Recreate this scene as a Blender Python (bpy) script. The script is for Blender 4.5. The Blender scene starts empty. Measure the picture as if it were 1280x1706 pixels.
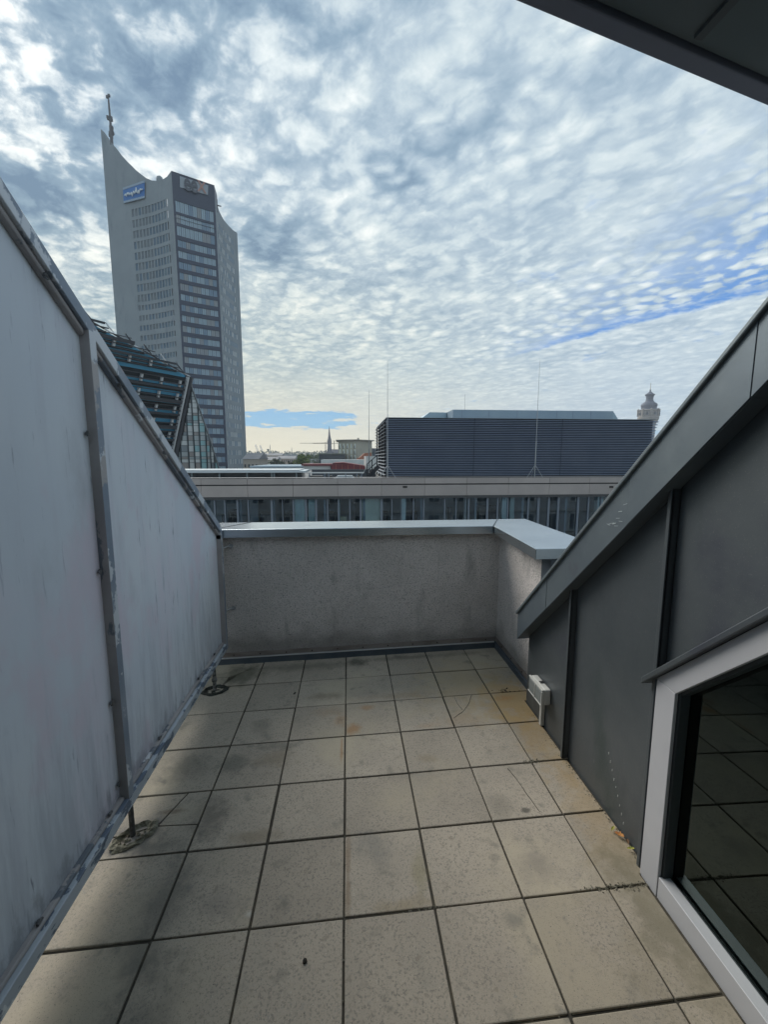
import bpy, bmesh, math, random
from mathutils import Vector, Matrix
R_=random.Random(11)
rad=math.radians
SC=bpy.context.scene
COL=SC.collection
# ------------------------------------------------------------------ camera, sky, sun, exposure
H=1.63024
CAM=Vector((0.03147,-2.95426,H)); YAW=rad(-4.9247); PITCH=rad(7.4127); F=699.02
cd=bpy.data.cameras.new('camera'); cam=bpy.data.objects.new('camera',cd); COL.objects.link(cam)
cam.location=CAM; cam.rotation_euler=(rad(90)-PITCH,0,YAW)
cd.sensor_fit='HORIZONTAL'; cd.sensor_width=36; cd.lens=F/1280*36; cd.clip_start=.05; cd.clip_end=9000
SC.camera=cam
SUN_AZ,SUN_EL=rad(-36),rad(37)
SD=Vector((math.sin(SUN_AZ)*math.cos(SUN_EL),math.cos(SUN_AZ)*math.cos(SUN_EL),math.sin(SUN_EL)))
W=bpy.data.worlds.new('World'); SC.world=W; W.use_nodes=True
def world():
    nt=W.node_tree; N=nt.nodes; L=nt.links; N.clear()
    def n(t,**k):
        o=N.new(t)
        for a,b in k.items(): setattr(o,a,b)
        return o
    def m(op,a,b=None,c=None,clamp=False):
        o=n('ShaderNodeMath',operation=op,use_clamp=clamp)
        for i,v in enumerate((a,b,c)):
            if v is None: continue
            if isinstance(v,(int,float)): o.inputs[i].default_value=v
            else: L.new(v,o.inputs[i])
        return o.outputs[0]
    def ss(v,a,b):
        o=n('ShaderNodeMapRange',interpolation_type='SMOOTHSTEP'); L.new(v,o.inputs[0])
        o.inputs[1].default_value=a;o.inputs[2].default_value=b;o.inputs[3].default_value=0;o.inputs[4].default_value=1
        return o.outputs[0]
    def mix(f,a,b):
        o=n('ShaderNodeMix',data_type='RGBA')
        if isinstance(f,(int,float)): o.inputs[0].default_value=f
        else: L.new(f,o.inputs[0])
        for i,v in ((6,a),(7,b)):
            if isinstance(v,tuple): o.inputs[i].default_value=(*v,1)
            else: L.new(v,o.inputs[i])
        return o.outputs[2]
    def noise(vec,sc,det,rough=.5,dist=0.,out=0):
        o=n('ShaderNodeTexNoise'); L.new(vec,o.inputs['Vector']); o.inputs['Scale'].default_value=sc;o.inputs['Detail'].default_value=det
        o.inputs['Roughness'].default_value=rough;o.inputs['Distortion'].default_value=dist; return o.outputs[out]
    tc=n('ShaderNodeTexCoord'); sp=n('ShaderNodeSeparateXYZ'); L.new(tc.outputs['Generated'],sp.inputs[0])
    x,y,z=sp.outputs
    zz=m('ADD',m('MAXIMUM',z,0.0),.08)
    u=m('DIVIDE',x,zz); v=m('DIVIDE',y,zz)
    cb=n('ShaderNodeCombineXYZ'); L.new(u,cb.inputs[0]); L.new(v,cb.inputs[1]); P=cb.outputs[0]
    # warped copy, features stretched along the direction of the cloud rows
    w=noise(P,1.4,3,out=1); vm=n('ShaderNodeVectorMath',operation='MULTIPLY_ADD'); L.new(w,vm.inputs[0]); vm.inputs[1].default_value=(.16,.16,0); L.new(P,vm.inputs[2])
    w2=noise(P,11,2,out=1); vm2=n('ShaderNodeVectorMath',operation='MULTIPLY_ADD'); L.new(w2,vm2.inputs[0]); vm2.inputs[1].default_value=(.035,.035,0); L.new(vm.outputs[0],vm2.inputs[2]); PW=vm2.outputs[0]
    def aniso(vec,k):
        mp=n('ShaderNodeMapping',vector_type='TEXTURE'); L.new(vec,mp.inputs[0]); mp.inputs['Rotation'].default_value=(0,0,rad(123.6)); mp.inputs['Scale'].default_value=(k,1,1); return mp.outputs[0]
    PM=aniso(PW,1.18)
    big=noise(P,1.05,3,.5)
    mid=noise(PM,3.0,8,.60)
    fin=noise(PM,14,6,.68)
    vo=n('ShaderNodeTexVoronoi',feature='F1'); L.new(PM,vo.inputs['Vector']); vo.inputs['Scale'].default_value=13.
    cell=m('SUBTRACT',1.,vo.outputs['Distance'])
    cell=ss(cell,.28,.98)
    fade=ss(z,.05,.30)            # near the horizon detail softens
    cz_=m('MULTIPLY',ss(big,.35,.6),ss(u,-.6,.5))    # cloudlets are strongest in the middle and right
    pf=m('ABSOLUTE',m('SUBTRACT',m('MULTIPLY',noise(PM,6.5,5,.55),2.),1.))      # billows with dark creases
    puff=m('MULTIPLY',ss(pf,0.,.30),.15)
    tex=m('ADD',m('ADD',m('MULTIPLY',mid,.50),puff),m('ADD',m('MULTIPLY',fin,.32),m('MULTIPLY',m('MULTIPLY',cell,.17),m('ADD',cz_,.30))))
    def blob(cx,cy,rx,ry,rot=0.):
        du=m('SUBTRACT',u,cx); dv=m('SUBTRACT',v,cy)
        c,s=math.cos(rot),math.sin(rot)
        a=m('DIVIDE',m('ADD',m('MULTIPLY',du,c),m('MULTIPLY',dv,s)),rx)
        b=m('DIVIDE',m('SUBTRACT',m('MULTIPLY',dv,c),m('MULTIPLY',du,s)),ry)
        r2=m('ADD',m('MULTIPLY',a,a),m('MULTIPLY',b,b))
        return m('EXPONENT',m('MULTIPLY',r2,-1.))
    # thicker, darker cloud masses
    dark=m('ADD',m('MULTIPLY',blob(-.33,.97,.38,.19,-.2),1.15),m('MULTIPLY',blob(.15,1.42,.12,.11),.85))
    dark=m('ADD',dark,m('MULTIPLY',blob(-1.0,1.58,.42,.20,-.45),1.0))
    dark=m('ADD',dark,m('MULTIPLY',blob(-.30,1.85,.20,.16),.85))
    dark=m('ADD',dark,m('MULTIPLY',blob(.33,1.22,.14,.12),.5))
    dark=m('ADD',dark,m('MULTIPLY',blob(.1,.72,.6,.2),.45))
    dk=m('MULTIPLY',dark,m('ADD',m('MULTIPLY',ss(mid,.30,.62),-.55),1.15))
    # forward-scattered glow round the hidden sun
    vd=n('ShaderNodeVectorMath',operation='DOT_PRODUCT'); L.new(tc.outputs['Generated'],vd.inputs[0]); vd.inputs[1].default_value=SD
    cosg=m('MAXIMUM',vd.outputs['Value'],0.)
    glow=m('POWER',cosg,18.); glow2=m('POWER',cosg,4.)
    val=m('ADD',m('MULTIPLY',m('SUBTRACT',tex,.575),m('ADD',m('MULTIPLY',glow2,1.0),1.25)),.695)
    val=m('ADD',val,m('MULTIPLY',m('SUBTRACT',big,.5),-.35))
    val=m('SUBTRACT',val,m('MULTIPLY',dk,.42))
    val=m('ADD',val,m('MULTIPLY',glow2,.08))
    vflat=m('ADD',m('MULTIPLY',m('SUBTRACT',val,.62),m('ADD',m('MULTIPLY',fade,.55),.45)),.62)
    cr=n('ShaderNodeValToRGB'); L.new(vflat,cr.inputs[0]); e=cr.color_ramp.elements
    e[0].position=.02;e[0].color=(.155,.24,.345,1); e[1].position=1.0;e[1].color=(.83,.87,.86,1)
    for p,c in ((.28,(.25,.355,.455)),(.5,(.39,.49,.575)),(.74,(.57,.66,.70))):
        q=e.new(p); q.color=(*c,1)
    cloud=cr.outputs[0]
    g=mix(m('MULTIPLY',m('MULTIPLY',glow,ss(val,.35,.9)),1.0,clamp=True),cloud,(1.02,1.04,1.02)); 
    # warm veil low in the west (left), cool white low on the right
    low=m('SUBTRACT',1.,ss(z,.0,.22)); left=m('SUBTRACT',1.,ss(m('DIVIDE',x,m('MAXIMUM',y,.05)),-.25,.75))
    front=ss(y,-.2,.4)
    g=mix(m('MULTIPLY',m('MULTIPLY',low,left),m('MULTIPLY',front,.75)),g,(.90,.84,.66))
    warm=mix(m('MULTIPLY',m('MULTIPLY',m('SUBTRACT',1.,ss(z,.12,.55)),left),front),(1.,1.,1.),(1.10,1.03,.88))
    gm=n('ShaderNodeVectorMath',operation='MULTIPLY'); L.new(g,gm.inputs[0]); L.new(warm,gm.inputs[1]); g=gm.outputs[0]
    # clear sky behind
    sky=n('ShaderNodeTexSky',sky_type='NISHITA'); sky.sun_disc=False; sky.sun_elevation=SUN_EL; sky.sun_rotation=SUN_AZ; sky.altitude=100; sky.ozone_density=2.0
    blue=n('ShaderNodeVectorMath',operation='SCALE'); L.new(sky.outputs[0],blue.inputs[0]); blue.inputs['Scale'].default_value=.11
    # gaps
    nn=noise(PM,3.2,4,.65); nf=fin
    Ls=m('SUBTRACT',m('ADD',u,m('MULTIPLY',v,.664)),3.255)
    Ls=m('ADD',Ls,m('ADD',m('MULTIPLY',m('SUBTRACT',noise(P,4,6,.68),.5),.26),.02))
    band=m('MULTIPLY',ss(Ls,-.19,-.04),m('SUBTRACT',1.,ss(Ls,-.02,.05)))
    band=m('MULTIPLY',band,ss(u,1.05,1.5)); band=m('MULTIPLY',band,m('SUBTRACT',1.,ss(v,3.0,3.7)))
    band=m('MULTIPLY',band,m('ADD',.45,m('MULTIPLY',ss(nf,.35,.6),.55)))
    reg=m('MULTIPLY',ss(u,.85,2.1),m('SUBTRACT',1.,ss(Ls,-.12,.02)))
    hole=m('MULTIPLY',ss(m('ADD',m('SUBTRACT',1.,cell),m('MULTIPLY',m('SUBTRACT',nf,.5),3.2)),.45,1.05),reg)
    hole=m('ADD',hole,m('MULTIPLY',ss(nn,.60,.74),m('MULTIPLY',ss(u,.1,1.0),.45)))
    gl=m('ADD',m('ADD',m('POWER',m('DIVIDE',m('ADD',u,.75),1.05),2.),m('POWER',m('DIVIDE',m('SUBTRACT',v,6.05),.80),2.)),m('MULTIPLY',m('SUBTRACT',noise(P,2.6,5,.65),.5),5.0))
    gapL=m('SUBTRACT',1.,ss(gl,.55,1.0))
    thin=m('SUBTRACT',1.,ss(m('ABSOLUTE',m('SUBTRACT',m('ADD',v,m('MULTIPLY',u,.12)),6.7)),.05,.30)); thin=m('MULTIPLY',thin,m('MULTIPLY',ss(u,3.4,4.2),.45))
    gap=m('MAXIMUM',m('MAXIMUM',band,hole,),m('MAXIMUM',gapL,thin)); gap=m('MULTIPLY',gap,front,clamp=True)
    bl=mix(ss(z,.07,.20),(.14,.43,.70),(.035,.22,.62))
    bb=n('ShaderNodeMix',data_type='RGBA'); bb.inputs[0].default_value=.12; L.new(bl,bb.inputs[6]); L.new(blue.outputs[0],bb.inputs[7])
    col=mix(m('MULTIPLY',gap,.98),g,bb.outputs[2])
    vs=n('ShaderNodeVectorMath',operation='SCALE'); L.new(col,vs.inputs[0]); vs.inputs['Scale'].default_value=6.0
    bg=n('ShaderNodeBackground'); L.new(vs.outputs[0],bg.inputs[0]); bg.inputs[1].default_value=.1
    out=n('ShaderNodeOutputWorld'); L.new(bg.outputs[0],out.inputs[0])
world()
W.cycles.sampling_method='MANUAL'; W.cycles.sample_map_resolution=256
sl=bpy.data.lights.new('sun','SUN'); sl.energy=2.0; sl.angle=rad(42); sl.color=(1,.95,.87)
so=bpy.data.objects.new('sun',sl); COL.objects.link(so); so.rotation_euler=SD.to_track_quat('Z','Y').to_euler(); so.location=(-20,30,30)
SC.view_settings.view_transform='Standard'; SC.view_settings.look='None'; SC.view_settings.gamma=1; SC.view_settings.exposure=1.02
SC.view_settings.use_curve_mapping=False
SC.render.engine='CYCLES'
# ------------------------------------------------------------------ maths helpers
cy,sy=math.cos(YAW),math.sin(YAW); cp,sp_=math.cos(PITCH),math.sin(PITCH)
RX=Vector((cy,sy,0)); FW=Vector((-sy*cp,cy*cp,-sp_)); DN=FW.cross(RX)
if DN.z>0: DN=-DN
def ray(px,py): return RX*((px-640)/F)+DN*((py-853)/F)+FW
def at(px,py,Y):            # where the sight line through a photo point meets the plane y=Y
    d=ray(px,py); return CAM+d*((Y-CAM.y)/d.y)
def atx(px,py,X):
    d=ray(px,py); return CAM+d*((X-CAM.x)/d.x)
def azel(px,py):
    d=ray(px,py); return math.atan2(d.x,d.y), d.z/math.hypot(d.x,d.y)
def fz(x,y=0): return .0253*x-.00127*y
# ------------------------------------------------------------------ materials
def M(name,c,rough=.7,metal=0.,c2=None,scale=4.,det=4,stretch=(1,1,1),lo=.35,hi=.65,bump=0.,bscale=60.,bdist=.002,spec=.5,
      patches=(),speck=None,objvar=0.,coat=0.,emis=None):
    """procedural material: base, blotch colour c2 by noise, extra patches [(colour,scale,lo,hi,stretch)], fine speckle, bump"""
    m=bpy.data.materials.new(name); m.use_nodes=True; nt=m.node_tree; N=nt.nodes; L=nt.links
    b=N['Principled BSDF']; b.inputs['Roughness'].default_value=rough; b.inputs['Metallic'].default_value=metal
    b.inputs['Specular IOR Level'].default_value=spec; b.inputs['Coat Weight'].default_value=coat
    geo=N.new('ShaderNodeNewGeometry')
    def nz(sc,stretch=(1,1,1),det=4,rough=.55,off=0.):
        mp=N.new('ShaderNodeMapping'); L.new(geo.outputs['Position'],mp.inputs[0]); mp.inputs['Scale'].default_value=stretch; mp.inputs['Location'].default_value=(off,off*1.7,off*.6)
        t=N.new('ShaderNodeTexNoise'); L.new(mp.outputs[0],t.inputs['Vector']); t.inputs['Scale'].default_value=sc; t.inputs['Detail'].default_value=det; t.inputs['Roughness'].default_value=rough
        return t.outputs[0]
    def rng(v,a,bb):
        o=N.new('ShaderNodeMapRange'); o.interpolation_type='SMOOTHSTEP'; L.new(v,o.inputs[0]); o.inputs[1].default_value=a;o.inputs[2].default_value=bb; return o.outputs[0]
    def mx(f,a,bb,blend='MIX'):
        o=N.new('ShaderNodeMix'); o.data_type='RGBA'; o.blend_type=blend
        if isinstance(f,float): o.inputs[0].default_value=f
        else: L.new(f,o.inputs[0])
        for i,v in ((6,a),(7,bb)):
            if isinstance(v,tuple): o.inputs[i].default_value=(*v,1)
            else: L.new(v,o.inputs[i])
        return o.outputs[2]
    col=(c[0],c[1],c[2])
    if c2: col=mx(rng(nz(scale,stretch,det),lo,hi),col,c2)
    for k,(pc,ps,pl,ph,pst) in enumerate(patches): col=mx(rng(nz(ps,pst,6,.62,3.1*k+1.3),pl,ph),col,pc)
    if speck: col=mx(rng(nz(speck[1],(1,1,1),3,.7),speck[2],speck[3]),col,speck[0])
    if objvar:
        oi=N.new('ShaderNodeObjectInfo'); mr=N.new('ShaderNodeMapRange'); L.new(oi.outputs['Random'],mr.inputs[0]); mr.inputs[3].default_value=1-objvar; mr.inputs[4].default_value=1+objvar
        vs=N.new('ShaderNodeVectorMath'); vs.operation='SCALE'
        if isinstance(col,tuple): vs.inputs[0].default_value=col
        else: L.new(col,vs.inputs[0])
        L.new(mr.outputs[0],vs.inputs['Scale']); col=vs.outputs[0]
    if isinstance(col,tuple): b.inputs['Base Color'].default_value=(*col,1)
    else: L.new(col,b.inputs['Base Color'])
    if bump:
        bp=N.new('ShaderNodeBump'); bp.inputs['Strength'].default_value=bump; bp.inputs['Distance'].default_value=bdist
        L.new(nz(bscale,(1,1,1),4,.6,.7),bp.inputs['Height']); L.new(bp.outputs[0],b.inputs['Normal'])
    if emis: b.inputs['Emission Color'].default_value=(*emis,1); b.inputs['Emission Strength'].default_value=1
    return m
def glass(name,tint,refl=(1,1,1),ior=1.5,rough=0.,tr=.9):
    m=bpy.data.materials.new(name); m.use_nodes=True; nt=m.node_tree; N=nt.nodes; L=nt.links; N.clear()
    out=N.new('ShaderNodeOutputMaterial'); t=N.new('ShaderNodeBsdfTransparent'); t.inputs[0].default_value=(*tint,1)
    g=N.new('ShaderNodeBsdfGlossy'); g.inputs[0].default_value=(*refl,1); g.inputs['Roughness'].default_value=rough
    f=N.new('ShaderNodeFresnel'); f.inputs[0].default_value=ior; x=N.new('ShaderNodeMixShader')
    L.new(f.outputs[0],x.inputs[0]); L.new(t.outputs[0],x.inputs[1]); L.new(g.outputs[0],x.inputs[2]); L.new(x.outputs[0],out.inputs[0]); return m
# ------------------------------------------------------------------ mesh helpers
ORG={}
def org(o):
    return ORG.get(o.name,Vector()) if o else Vector()
def tag(o,label=None,cat=None,group=None,kind=None):
    if label: o['label']=label
    if cat: o['category']=cat
    if group: o['group']=group
    if kind: o['kind']=kind
    return o
def thing(name,loc,label,cat,group=None):
    o=bpy.data.objects.new(name,None); o.empty_display_size=.1; COL.objects.link(o); o.location=loc; ORG[o.name]=Vector(loc)
    return tag(o,label,cat,group)
class MB:
    def __init__(s): s.v=[]; s.f=[]; s.mi=[]; s.m=0
    def add(s,vs,fs):
        n=len(s.v); s.v+= [tuple(p) for p in vs]; s.f+=[tuple(i+n for i in f) for f in fs]; s.mi+=[s.m]*len(fs); return s
    def hexa(s,p):   # 8 corners: bottom 4 ccw, top 4 ccw
        return s.add(p,[(0,3,2,1),(4,5,6,7),(0,1,5,4),(1,2,6,5),(2,3,7,6),(3,0,4,7)])
    def box(s,x0,x1,y0,y1,z0,z1):
        return s.hexa([(x0,y0,z0),(x1,y0,z0),(x1,y1,z0),(x0,y1,z0),(x0,y0,z1),(x1,y0,z1),(x1,y1,z1),(x0,y1,z1)])
    def quad(s,*p): return s.add(p,[tuple(range(len(p)))])
    def prism(s,poly,d):   # polygon of 3D points swept by vector d
        n=len(poly); d=Vector(d); P=[Vector(p) for p in poly]; Q=[p+d for p in P]
        fs=[tuple(range(n))[::-1],tuple(range(n,2*n))]+[(i,(i+1)%n,n+(i+1)%n,n+i) for i in range(n)]
        return s.add(P+Q,fs)
    def bar(s,a,b,w,h=None,up=(0,0,1)):
        a=Vector(a);b=Vector(b);h=h or w;d=(b-a).normalized();u=Vector(up)
        if abs(d.dot(u))>.98: u=Vector((0,1,0))
        r=d.cross(u).normalized()*w/2;t=r.cross(d).normalized()*h/2
        return s.hexa([a-r-t,b-r-t,b+r-t,a+r-t,a-r+t,b-r+t,b+r+t,a+r+t])
    def tube(s,pts,r,n=8,cap=True,rs=None):
        pts=[Vector(p) for p in pts]; k=len(pts); base=len(s.v); vs=[]
        for i,p in enumerate(pts):
            d=(pts[min(i+1,k-1)]-pts[max(i-1,0)]).normalized(); u=Vector((0,0,1)) if abs(d.z)<.95 else Vector((0,1,0))
            a=d.cross(u).normalized(); b=a.cross(d); rr=rs[i] if rs else r
            vs+=[p+(a*math.cos(2*math.pi*j/n)+b*math.sin(2*math.pi*j/n))*rr for j in range(n)]
        fs=[(i*n+j,i*n+(j+1)%n,(i+1)*n+(j+1)%n,(i+1)*n+j) for i in range(k-1) for j in range(n)]
        if cap: fs+=[tuple(range(n))[::-1],tuple((k-1)*n+j for j in range(n))]
        return s.add(vs,fs)
    def lathe(s,c,prof,n=16):   # prof [(r,z)]
        vs=[(c[0]+r*math.cos(2*math.pi*j/n),c[1]+r*math.sin(2*math.pi*j/n),z) for r,z in prof for j in range(n)]
        fs=[(i*n+j,i*n+(j+1)%n,(i+1)*n+(j+1)%n,(i+1)*n+j) for i in range(len(prof)-1) for j in range(n)]
        fs+=[tuple(range(n))[::-1],tuple((len(prof)-1)*n+j for j in range(n))]
        return s.add(vs,fs)
    def mesh(s,name,mats,o=Vector(),smooth=False,recalc=True):
        me=bpy.data.meshes.new(name); me.from_pydata([tuple(Vector(p)-o) for p in s.v],[],s.f)
        for m in (mats if isinstance(mats,(list,tuple)) else [mats]): me.materials.append(m)
        for p,i in zip(me.polygons,s.mi): p.material_index=i
        if recalc:
            bm=bmesh.new(); bm.from_mesh(me); bmesh.ops.recalc_face_normals(bm,faces=bm.faces); bm.to_mesh(me); bm.free()
        if smooth:
            for p in me.polygons: p.use_smooth=True
        return me
    def build(s,name,mats,parent=None,bevel=0,smooth=False,origin=None,recalc=True):
        if parent is None and origin is None:
            xs=[p[0] for p in s.v];ys=[p[1] for p in s.v];zs=[p[2] for p in s.v]
            origin=((min(xs)+max(xs))/2,(min(ys)+max(ys))/2,min(zs))
        o=Vector(origin) if parent is None else org(parent)
        ob=bpy.data.objects.new(name,s.mesh(name,mats,o,smooth,recalc)); COL.objects.link(ob)
        if parent is None: ob.location=o; ORG[ob.name]=Vector(o)
        else: ob.parent=parent; ORG[ob.name]=Vector(o)
        if bevel:
            bv=ob.modifiers.new('bevel','BEVEL'); bv.width=bevel; bv.segments=2; bv.limit_method='ANGLE'; bv.angle_limit=rad(40)
        return ob
def inst(mesh,name,parent,loc,rot=(0,0,0),scale=(1,1,1)):
    o=bpy.data.objects.new(name,mesh); COL.objects.link(o); o.parent=parent; o.location=Vector(loc)-org(parent); o.rotation_euler=rot; o.scale=scale; return o
def struct(o): o['kind']='structure'; return o
# ================================================================== MATERIAL SET
zinc=M('weathered_zinc',(.12,.15,.17),.48,.5,(.16,.19,.205),3.,5,lo=.3,hi=.7,patches=[((.085,.11,.13),1.3,.52,.75,(1,1,1)),((.30,.35,.37),9,.70,.80,(1,1,1))],bump=.12,bscale=9,bdist=.004)
zinc_dark=M('dark_zinc_sheet',(.084,.099,.110),.40,.45,(.112,.127,.138),2.2,5,lo=.3,hi=.7,patches=[((.075,.083,.105),1.6,.52,.72,(1,1,1)),((.07,.09,.094),3.,.58,.75,(1,1,.4)),((.15,.165,.175),9,.62,.78,(1,1,.12)),((.17,.185,.19),40,.70,.76,(1,1,.25))],speck=((.21,.215,.215),260,.60,.75),bump=.30,bscale=3.2,bdist=.012)
zinc_cap=M('zinc_coping',(.44,.485,.525),.24,.93,(.50,.545,.58),2.5,4,patches=[((.34,.38,.42),5.,.6,.72,(1,1,1))],bump=.08,bscale=6,bdist=.004)
zinc_verge=M('zinc_verge',(.115,.145,.175),.42,.55,(.15,.182,.205),3.,5,lo=.3,hi=.7,patches=[((.175,.21,.23),2.,.52,.68,(1,1,1)),((.12,.135,.165),4,.58,.7,(1,1,1)),((.42,.48,.52),6,.735,.78,(1,1,2))],bump=.18,bscale=5,bdist=.008)
dark_metal=M('dark_flashing',(.07,.09,.115),.5,.35,(.095,.115,.135),6.)
shadow_dark=M('dark_void',(.02,.022,.024),.9)
alu=M('brushed_aluminium_strip',(.27,.245,.23),.5,.5,(.20,.17,.155),5,4,stretch=(1,1,4))
render_m=None
def render_mat():
    m=M('rough_render',(.81,.755,.73),.95,0,(.70,.655,.63),2.2,5,lo=.35,hi=.65,patches=[((.47,.45,.43),3.2,.55,.75,(1.6,1.6,.5)),((.36,.345,.335),46,.58,.72,(1,1,1.6)),((.66,.63,.59),9,.55,.7,(1,1,1))],speck=((.34,.325,.31),110,.50,.68),spec=.15)
    nt=m.node_tree;N=nt.nodes;L=nt.links;b=N['Principled BSDF']
    geo=N.new('ShaderNodeNewGeometry'); mp=N.new('ShaderNodeMapping'); L.new(geo.outputs['Position'],mp.inputs[0]); mp.inputs['Scale'].default_value=(1,1,1.5)
    src=b.inputs['Base Color'].links[0].from_socket; sp=N.new('ShaderNodeSeparateXYZ'); L.new(geo.outputs['Position'],sp.inputs[0])
    dn=N.new('ShaderNodeTexNoise'); dn.inputs['Scale'].default_value=5; dn.inputs['Detail'].default_value=6; L.new(mp.outputs[0],dn.inputs['Vector'])
    zm=N.new('ShaderNodeMath'); zm.operation='MULTIPLY_ADD'; L.new(dn.outputs[0],zm.inputs[0]); zm.inputs[1].default_value=-.35; L.new(sp.outputs[2],zm.inputs[2])
    zr=N.new('ShaderNodeMapRange'); zr.interpolation_type='SMOOTHSTEP'; L.new(zm.outputs[0],zr.inputs[0]); zr.inputs[1].default_value=-.08; zr.inputs[2].default_value=.12; zr.inputs[3].default_value=.62; zr.inputs[4].default_value=0
    dm=N.new('ShaderNodeMix'); dm.data_type='RGBA'; L.new(zr.outputs[0],dm.inputs[0]); L.new(src,dm.inputs[6]); dm.inputs[7].default_value=(.24,.225,.21,1); L.new(dm.outputs[2],b.inputs['Base Color'])
    vo=N.new('ShaderNodeTexVoronoi'); vo.inputs['Scale'].default_value=120; L.new(mp.outputs[0],vo.inputs['Vector'])
    no=N.new('ShaderNodeTexNoise'); no.inputs['Scale'].default_value=75; no.inputs['Detail'].default_value=5; L.new(mp.outputs[0],no.inputs['Vector'])
    ad=N.new('ShaderNodeMath'); ad.operation='ADD'; L.new(vo.outputs[0],ad.inputs[0]); L.new(no.outputs[0],ad.inputs[1])
    bp=N.new('ShaderNodeBump'); bp.inputs['Strength'].default_value=1.; bp.inputs['Distance'].default_value=.012; L.new(ad.outputs[0],bp.inputs['Height']); L.new(bp.outputs[0],b.inputs['Normal'])
    return m
render_m=render_mat()
def panel_mat():
    return M('painted_screen_board',(.70,.745,.80),.6,0,(.63,.685,.76),1.1,4,lo=.3,hi=.7,
      patches=[((.70,.68,.76),1.4,.50,.68,(1,1,.5)),((.60,.64,.71),9,.48,.74,(1,1,.10)),((.40,.44,.51),30,.61,.72,(1,1,.09)),((.24,.27,.33),42,.655,.73,(1,1,.10)),((.52,.55,.60),2.2,.55,.75,(1,1,.5)),((.66,.62,.70),2.,.52,.66,(1,1,.6)),((.46,.51,.57),2.4,.62,.80,(1,1,1))],
      speck=((.36,.40,.46),120,.72,.78),bump=.05,bscale=40,bdist=.002,spec=.3)
def base_dirt(m,c,nsc,stretch,k,z0,z1,amt):
    nt=m.node_tree;N=nt.nodes;L=nt.links;b=N['Principled BSDF']; src=b.inputs['Base Color'].links[0].from_socket
    geo=N.new('ShaderNodeNewGeometry'); sp=N.new('ShaderNodeSeparateXYZ'); L.new(geo.outputs['Position'],sp.inputs[0]); mp=N.new('ShaderNodeMapping'); L.new(geo.outputs['Position'],mp.inputs[0]); mp.inputs['Scale'].default_value=stretch
    dn=N.new('ShaderNodeTexNoise'); dn.inputs['Scale'].default_value=nsc; dn.inputs['Detail'].default_value=7; dn.inputs['Roughness'].default_value=.65; L.new(mp.outputs[0],dn.inputs['Vector'])
    zm=N.new('ShaderNodeMath'); zm.operation='MULTIPLY_ADD'; L.new(dn.outputs[0],zm.inputs[0]); zm.inputs[1].default_value=-k; L.new(sp.outputs[2],zm.inputs[2])
    zr=N.new('ShaderNodeMapRange'); zr.interpolation_type='SMOOTHSTEP'; L.new(zm.outputs[0],zr.inputs[0]); zr.inputs[1].default_value=z0; zr.inputs[2].default_value=z1; zr.inputs[3].default_value=amt; zr.inputs[4].default_value=0
    dm=N.new('ShaderNodeMix'); dm.data_type='RGBA'; L.new(zr.outputs[0],dm.inputs[0]); L.new(src,dm.inputs[6]); dm.inputs[7].default_value=(*c,1); L.new(dm.outputs[2],b.inputs['Base Color'])
panel_m=panel_mat(); base_dirt(panel_m,(.33,.36,.42),16,(1,1,.12),2.6,-1.25,-.55,.42); base_dirt(panel_m,(.16,.17,.20),22,(1,1,.35),.5,-.13,.02,.55)
frame_m=M('peeling_frame_paint',(.22,.265,.33),.55,.2,(.29,.33,.39),5,4,
      patches=[((.60,.63,.67),4.2,.535,.56,(1,1.0,.8)),((.42,.40,.40),3.0,.60,.63,(1,1,.8)),((.70,.73,.75),30,.66,.70,(1,1,1)),((.09,.11,.14),16,.65,.69,(1,1,.5))],bump=.3,bscale=22,bdist=.003)
frame_b=M('peeling_frame_primer',(.38,.36,.36),.65,.1,(.31,.295,.30),4,4,
      patches=[((.15,.17,.20),3.6,.55,.575,(1,1,.5)),((.6,.62,.65),7,.64,.68,(1,1,.6))],bump=.3,bscale=22,bdist=.003)
frame_w=M('chipped_white_rail',(.50,.545,.60),.55,.1,(.43,.475,.53),5,4,
      patches=[((.14,.175,.235),15,.545,.57,(1,.6,1.6)),((.72,.75,.77),11,.63,.67,(1,1.,1)),((.05,.055,.06),19,.67,.71,(1,1,1))],bump=.35,bscale=25,bdist=.003)
win_alu=M('powder_coated_aluminium',(.41,.42,.45),.45,.1,(.44,.45,.475),3,3,speck=((.39,.40,.42),500,.62,.75),bump=.05,bscale=400,bdist=.0006)
white_pl=M('white_plastic',(.56,.56,.53),.4,0,(.50,.50,.47),8)
grey_pl=M('grey_plastic_lid',(.17,.19,.19),.7,0,(.20,.215,.21),9,spec=.2)
black_pl=M('black_plastic',(.015,.015,.017),.4)
door_glass=glass('dark_door_glass',(.42,.52,.53),(.80,1,.98),ior=1.62)
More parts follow.
